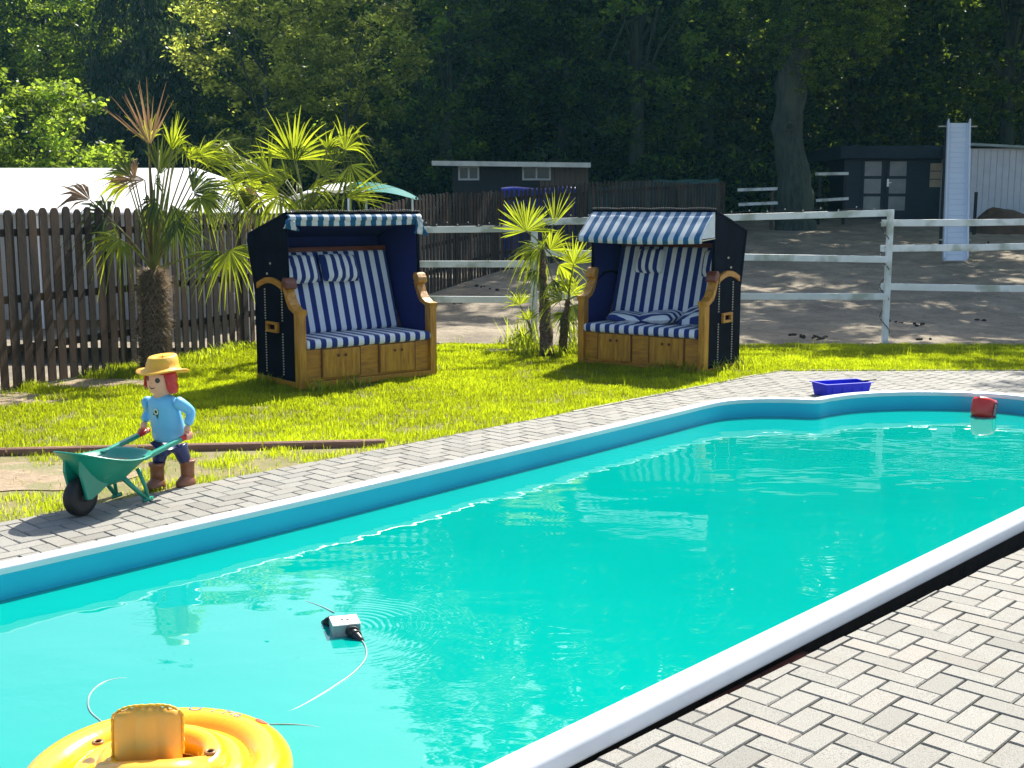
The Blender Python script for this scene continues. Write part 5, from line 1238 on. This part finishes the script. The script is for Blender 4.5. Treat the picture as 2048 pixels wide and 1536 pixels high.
# ---------------------------------------------------------------- trees
def crown_mesh(name, mat, seed, rx, ry, rz, ncl, lpc, size, clr=1.0, lo=-1.0, shell=.55, flat=.6, hang=0, cone=False):
    rs_ = np.random.RandomState(seed); C = []
    while len(C) < ncl:
        p = rs_.uniform(-1, 1, 3); d = np.linalg.norm(p)
        if cone:
            h = (p[2] + 1) / 2; rad = math.hypot(p[0], p[1])
            if rad > (1 - h) * .95 + .05 or rad < (1 - h) * .35: continue
        else:
            if d > 1 or d < shell * rs_.rand() ** .5 or p[2] < lo: continue
            nn = noise.noise(V((p[0] * 1.7 + seed, p[1] * 1.7, p[2] * 1.7)))
            if nn < -.12 and rs_.rand() < .75: continue
        C.append(p)
    C = np.array(C) * [rx, ry, rz]; n = ncl * lpc
    off = rs_.normal(0, 1, (n, 3)) * clr * [.42, .42, .26]; cen = np.repeat(C, lpc, 0) + off
    if hang: cen[:, 2] -= np.abs(rs_.normal(0, hang, n))
    # leaf frames
    u = rs_.normal(0, 1, (n, 3)); u[:, 2] *= flat; u /= np.linalg.norm(u, axis=1)[:, None]
    v = rs_.normal(0, 1, (n, 3)); v -= (v * u).sum(1)[:, None] * u; v /= np.linalg.norm(v, axis=1)[:, None]
    if hang: u = u * .35 + np.array([0, 0, -1]); u /= np.linalg.norm(u, axis=1)[:, None]; v -= (v * u).sum(1)[:, None] * u; v /= np.linalg.norm(v, axis=1)[:, None]
    s_ = size * rs_.uniform(.6, 1.25, n)[:, None]
    P = np.stack([cen - u * s_, cen + v * s_ * .5, cen + u * s_, cen - v * s_ * .5], 1).reshape(-1, 3)
    i = np.arange(n) * 4; clv = np.repeat(rs_.rand(ncl), lpc); rnd = np.clip(.5 * clv + .5 * rs_.rand(n), 0, 1)
    o = npmesh(name, mat, P, np.stack([i, i + 1, i + 2, i + 3], 1), None, np.repeat(rnd, 4)); return o, C
m_lfd = leafmat('forest_leaf', (.002, .014, .016), (.018, .060, .026), (.50, .74, .05), .58, .35, .05)  # dark end tinted teal: veil of stray light put into the leaf colour
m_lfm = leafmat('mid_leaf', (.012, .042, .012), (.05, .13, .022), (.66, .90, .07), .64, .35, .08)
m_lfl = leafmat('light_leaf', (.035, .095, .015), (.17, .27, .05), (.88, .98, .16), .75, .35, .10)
m_con = leafmat('conifer_needle', (.004, .018, .014), (.018, .042, .026), (.14, .24, .06), .35, .4, .05)
m_bark = M_('tree_bark', (.06, .075, .055), (.022, .032, .028), 6, .9, .9, 12, stretch=(2, 2, .5), c3=(.06, .08, .05), s3=1)
def limbs(parent, h0, C, r0, seed, k=14, lean=(0, 0)):
    mb = MB(); rg = random.Random(seed); top = V((lean[0], lean[1], max(c[2] for c in C) * .6 + 0))
    base = V((0, 0, -.3)); mid = V((lean[0] * .4 + rg.uniform(-.1, .1), lean[1] * .4, h0 * .6)); P = [base, mid, V((lean[0] * .7, lean[1] * .7, h0)), top]
    mb.tube(P, [r0 * 1.15, r0 * .85, r0 * .65, r0 * .2], 12)
    for q in rg.sample(range(len(C)), min(k, len(C))):
        c = V(C[q]); s_ = P[1].lerp(P[3], rg.uniform(.25, .85)); m1 = s_.lerp(c, .5) + V((0, 0, .12 * (c - s_).length)); mb.tube([s_, m1, c], [r0 * .28, r0 * .15, r0 * .04], 6)
    return mb.build('trunk', m_bark, parent, smooth=True)
def tree(name, label, cat, loc, proto, sc=1, rz=0, group=None, trunkparams=None):
    """proto: list of (object) parts, copied under a new empty; mesh data shared."""
    r = empty(name, loc, rz, label, cat, group); r.scale = (sc if hasattr(sc, '__len__') else (sc, sc, sc))
    for p in proto:
        if p.parent is None and not p.get('used'): o = p; p['used'] = 1; del p['used']; o.parent = r; p['taken'] = True
        else:
            o = p.copy(); COL.objects.link(o); o.parent = r
            if 'taken' in o: del o['taken']
    return r
def proto(kind, seed, mat, rx, ry, rz_, zc, ncl, lpc, size, r0=.22, **kw):
    cr, C = crown_mesh('crown', mat, seed, rx, ry, rz_, ncl, lpc, size, **kw)
    me = cr.data; n = len(me.vertices); a = np.empty(n * 3, np.float32); me.vertices.foreach_get('co', a); a = a.reshape(-1, 3); a[:, 2] += zc; me.vertices.foreach_set('co', a.ravel())
    C = [(c[0], c[1], c[2] + zc) for c in C]; tk = limbs(None, zc - rz_ * .45, C, r0, seed); return [tk, cr]
PR = {}
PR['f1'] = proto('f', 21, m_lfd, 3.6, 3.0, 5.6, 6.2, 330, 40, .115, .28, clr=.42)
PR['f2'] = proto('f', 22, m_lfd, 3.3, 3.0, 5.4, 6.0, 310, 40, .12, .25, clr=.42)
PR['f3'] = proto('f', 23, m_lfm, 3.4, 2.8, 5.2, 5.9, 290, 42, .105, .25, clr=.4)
PR['l1'] = proto('f', 31, m_lfl, 2.3, 2.1, 3.4, 4.4, 240, 42, .075, .14, clr=.34)
PR['c1'] = proto('f', 41, m_con, 2.6, 2.6, 6.5, 6.9, 320, 90, .085, .2, clr=.42, hang=.35, cone=True)
PR['t1'] = proto('f', 51, m_lfd, 6.5, 6.5, 4.2, 12.0, 260, 60, .16, .4, clr=.6, lo=-.8)
PR['b1'] = proto('f', 61, m_lfm, 1.3, 1.2, 1.5, 1.45, 190, 90, .05, .06, clr=.24)
rgt = random.Random(5)
WL = {-260: 'dark wood tree at the far left, mostly cut off by the left edge', -60: 'dark wood tree at the left edge above the darker bush', 120: 'dark wood tree rising straight above the bright green bush', 330: 'dark wood tree just behind the hanging spruce', 520: 'dark wood tree directly behind the sunlit light green tree',
      700: 'dark wood tree above the palm behind the left beach chair', 850: 'dark wood tree above the left end of the timber shed', 1000: 'dark wood tree above the middle of the timber shed', 1130: 'dark wood tree above the right end of the timber shed', 1260: 'dark wood tree above the awning of the right beach chair',
      1400: 'dark wood tree above the left end of the far white rails', 1540: 'dark wood tree immediately left of the big bent trunk', 1690: 'dark wood tree immediately right of the big bent trunk', 1840: 'dark wood tree above the double door of the garden house', 1990: 'dark wood tree behind the top of the white chute', 2150: 'dark wood tree at the right edge above the white barn'}
gname = 'tall trees of the shaded wood'
glab = 'tall dark tree deep in the wood, behind its front row of trees'
# left part: lower trees (sky shows over them in the pool)
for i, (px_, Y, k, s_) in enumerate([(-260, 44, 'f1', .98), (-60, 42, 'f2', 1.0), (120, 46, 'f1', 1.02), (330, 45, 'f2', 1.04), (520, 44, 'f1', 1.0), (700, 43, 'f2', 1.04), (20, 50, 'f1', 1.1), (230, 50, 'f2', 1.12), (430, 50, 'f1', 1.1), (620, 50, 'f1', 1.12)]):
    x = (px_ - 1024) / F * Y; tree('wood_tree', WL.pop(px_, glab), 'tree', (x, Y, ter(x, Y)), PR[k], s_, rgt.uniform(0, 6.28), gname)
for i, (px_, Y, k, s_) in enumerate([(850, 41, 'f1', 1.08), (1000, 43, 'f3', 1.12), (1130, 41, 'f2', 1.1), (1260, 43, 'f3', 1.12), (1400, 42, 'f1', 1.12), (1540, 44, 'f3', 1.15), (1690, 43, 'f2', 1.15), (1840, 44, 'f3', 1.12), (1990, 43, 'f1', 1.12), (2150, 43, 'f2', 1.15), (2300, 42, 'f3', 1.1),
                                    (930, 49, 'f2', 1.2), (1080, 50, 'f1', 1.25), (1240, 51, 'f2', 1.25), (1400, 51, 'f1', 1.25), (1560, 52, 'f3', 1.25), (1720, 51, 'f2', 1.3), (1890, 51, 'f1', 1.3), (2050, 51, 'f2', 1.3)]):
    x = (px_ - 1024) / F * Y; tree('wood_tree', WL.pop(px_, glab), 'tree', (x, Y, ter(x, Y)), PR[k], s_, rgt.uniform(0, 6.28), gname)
# distinct trees
def put(px_, Y, k, s_, nm, lab, cat='tree', rz=0): x = (px_ - 1024) / F * Y; return tree(nm, lab, cat, (x, Y, ter(x, Y)), PR[k], s_, rz)
put(80, 24, 'b1', (1.45, 1.35, 1.35), 'leafy_bush', 'dense bright green bush rising behind the white tent roof', 'bush', 1)
put(-60, 25, 'b1', (1.2, 1.2, 1.1), 'leafy_bush', 'darker green bush cut by the left edge behind the white tent', 'bush', 2)
put(545, 34, 'l1', 1.12, 'light_tree', 'sunlit light green broadleaf tree left of the picture centre', 'tree', .4)
put(700, 33.5, 'l1', (1.0, 1.0, .95), 'light_tree', 'pale yellow-green tree just right of the sunlit broadleaf tree', 'tree', 2.2)
put(310, 38, 'c1', (1.0, 1, .95), 'spruce_tree', 'dark hanging spruce between the bush and the sunlit tree', 'tree', .3)
put(205, 40, 'f3', .78, 'mid_green_tree', 'mid green tree standing left of the dark spruce', 'tree', 1.3)
put(900, 38.5, 'f3', 1.0, 'mid_green_tree', 'green tree behind the flat-roofed timber shed', 'tree', 3.3)
put(1270, 39, 'f3', 1.15, 'mid_green_tree', 'tree with sunlit ivy-like leaves above the green netting shelter', 'tree', 4.4)
put(1990, 41, 'f3', 1.2, 'mid_green_tree', 'tree with bright leaves right of the white chute above the barn', 'tree', 5.1)
# big tree with a bare bent trunk in the paddock; its crown shades the sand
def big_tree():
    Y = 34; b = D(1592, 412, Y); g = ter(b.x, Y); r = empty('paddock_tree', (b.x, Y, g), 0, 'big old tree with a thick bent trunk at the back of the paddock', 'tree')
    rel = lambda px_, py_, dy=0: D(px_, py_, Y + dy) - r.location
    P = [V((0.02, 0, -.3)), rel(1590, 390), rel(1580, 310), rel(1574, 255), rel(1582, 190), rel(1590, 110), rel(1590, 20), V((0.1, -.2, 10)), V((-.2, 0, 13))]
    tk = MB(); fine = []; rr = []; rad = [.62, .50, .42, .40, .42, .44, .42, .34, .15]
    for i in range(len(P) - 1):
        for k in range(6): fine.append(P[i].lerp(P[i + 1], k / 6)); rr.append(rad[i] * (1 - k / 6) + rad[i + 1] * k / 6)
    fine.append(P[-1]); rr.append(rad[-1]); tk.tube(fine, rr, 18)
    tk.v = [tuple(V(v) + V((noise.noise(V(v) * 1.6), noise.noise(V(v) * 1.6 + V((7, 0, 0))), 0)) * .12 + V((noise.noise(V(v) * 9 * .9), noise.noise(V(v) * 8 + V((3, 0, 0))), 0)) * .03) for v in tk.v]
    rg = random.Random(9); src = PR['t1'][1]
    for k in range(16):
        a = rg.uniform(0, 6.28); s_ = P[6].lerp(P[8], rg.uniform(.0, .9)); e = V((math.cos(a) * rg.uniform(2.5, 5.5), math.sin(a) * rg.uniform(2.5, 5.5), rg.uniform(8.5, 14))); tk.tube([s_, s_.lerp(e, .5) + V((0, 0, .5)), e], [.16, .09, .03], 7)
    o = tk.build('trunk', m_bark, r, smooth=True)
    kn = MB(); c = rel(1572, 255) + V((0, -.42, 0)); kn.torus(.11, .035, 16, 8, Matrix.Translation(c) @ Matrix.Rotation(R(90), 4, 'X')); kn.build('knot', m_bark, o, smooth=True)
    c = src; c.parent = r
    for q, (lx, lz, sc) in enumerate(((.3, 3.4, .42), (-1.2, 4.6, .36), (1.5, 4.2, .36))):
        lf = PR['f3'][1].copy(); COL.objects.link(lf); lf.name = 'leafy_bough'; lf.parent = r; lf.location = (lx, -1.0, lz); lf.rotation_euler = (0, 0, q * 2.0); lf.scale = (sc, sc, sc * .8)
    return r
bt = big_tree()
tk_ = PR['t1'][0]; bpy.data.objects.remove(tk_)
# further wide-crowned trees just outside and at the right of the view, whose shade falls on the sand
for i, (x, y, s_, lab) in enumerate([(15.5, 29, .95, 'wide-crowned tree at the right side of the paddock'), (16.5, 38, 1.0, 'wide-crowned tree behind the white barn'), (11.5, 24.5, .8, 'wide-crowned tree overhanging the right part of the paddock'), (1.8, 47.5, 1.15, 'tallest wide-crowned tree behind the timber shed'), (5.2, 47.5, 1.4, 'tallest wide-crowned tree behind the right beach chair'), (11.5, 47, 1.4, 'tallest wide-crowned tree behind the old bent trunk')]):
    r = empty('shade_tree', (x, y, ter(x, y)), i * 1.7, lab, 'tree'); r.scale = (s_, s_, s_)
    cr = PR['t1'][1].copy(); COL.objects.link(cr); cr.parent = r
    tb = MB(); tb.tube([V((0, 0, -.3)), V((.1, 0, 3)), V((-.1, .1, 7)), V((.1, 0, 12))], [.34, .28, .24, .1], 12); tb.build('trunk', m_bark, r, smooth=True)
# undergrowth along the wood edge
def under():
    rs_ = np.random.RandomState(77); n = 300000
    X = rs_.uniform(-26, 30, n); back = rs_.rand(n) < .6; Yv = rs_.uniform(37.5, 41, n) + np.where(X > 10, 3, 0) + np.where(back, 15, 0); hmax = np.where(back, 9.5, 1.9) + 1.2 * np.array([noise.noise(V((x * .5, 0, 0))) for x in X]); Z = 1.2 + rs_.rand(n) * hmax
    u = rs_.normal(0, 1, (n, 3)); u /= np.linalg.norm(u, axis=1)[:, None]; v = rs_.normal(0, 1, (n, 3)); v -= (v * u).sum(1)[:, None] * u; v /= np.linalg.norm(v, axis=1)[:, None]
    s_ = (np.where(back, .24, .14) * rs_.uniform(.6, 1.2, n))[:, None]; c = np.stack([X, Yv, Z], 1); P = np.stack([c - u * s_, c + v * s_ * .5, c + u * s_, c - v * s_ * .5], 1).reshape(-1, 3); i = np.arange(n) * 4
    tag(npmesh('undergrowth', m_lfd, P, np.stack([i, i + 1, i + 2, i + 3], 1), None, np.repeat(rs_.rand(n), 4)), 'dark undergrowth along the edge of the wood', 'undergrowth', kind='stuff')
under()
# weeds at the fence foot and around the palms
def weeds(pts, label, seed, h=.16, n=40):
    rs_ = random.Random(seed); f = Fan()
    for c in pts:
        for k in range(n):
            p = c + V((rs_.gauss(0, .09), rs_.gauss(0, .06), 0)); a = rs_.uniform(0, 6.28); L = h * rs_.uniform(.4, 1.1); d = V((math.cos(a) * .5, math.sin(a) * .5, 1)).normalized(); w_ = V((-math.sin(a), math.cos(a), 0)) * .006; b = len(f.v)
            f.v += [p - w_ * .4, p + w_ * .4, p + d * L * .6 + w_, p + d * L * .6 - w_, p + d * L + V((math.cos(a), math.sin(a), -.2)) * .02]; f.r += [rs_.random()] * 5; f.q += [(b, b + 1, b + 2, b + 3), (b + 3, b + 2, b + 4, b + 4)]
    o = npmesh('tall_grass', m_frond, np.array([tuple(p) for p in f.v]), np.array([q for q in f.q if len(set(q)) == 4]), np.array([q[:3] for q in f.q if len(set(q)) == 3]), f.r); tag(o, label, 'tall grass', kind='stuff')
weeds([G(x, y) for x, y in ((395, 722), (420, 715), (450, 706), (480, 700), (230, 752), (205, 758), (1040, 700), (1075, 712), (1110, 712), (1150, 700), (1020, 690), (355, 735), (530, 770), (1480, 735), (1440, 742), (1180, 725), (870, 742), (1330, 742), (1380, 745), (700, 775), (640, 782))], 'tufts of taller grass at the fence foot, palms and beach chairs', 3, .15, 46)
weeds([G(x, y) for x, y in ((1042, 706), (1052, 708), (1062, 704), (1150, 706), (1160, 704), (1078, 708))], 'tall leafy weeds at the foot of the palms between the beach chairs', 8, .5, 40)
print('objects', len(bpy.data.objects))

hz = MB(); hz.box(-310, 310, -70, 460, -2.4, 45)  # thin teal volume added to lift the dark wood towards blue
hm = bpy.data.materials.new('added_thin_haze'); hm.use_nodes = True; hn = hm.node_tree; hn.nodes.clear()
ho_ = hn.nodes.new('ShaderNodeOutputMaterial'); pv = hn.nodes.new('ShaderNodeVolumePrincipled'); pv.inputs['Color'].default_value = (.25, .70, .9, 1); pv.inputs['Density'].default_value = .0004; pv.inputs['Anisotropy'].default_value = .3
hn.links.new(pv.outputs[0], ho_.inputs['Volume']); tag(hz.build('added_haze', hm), kind='stuff')
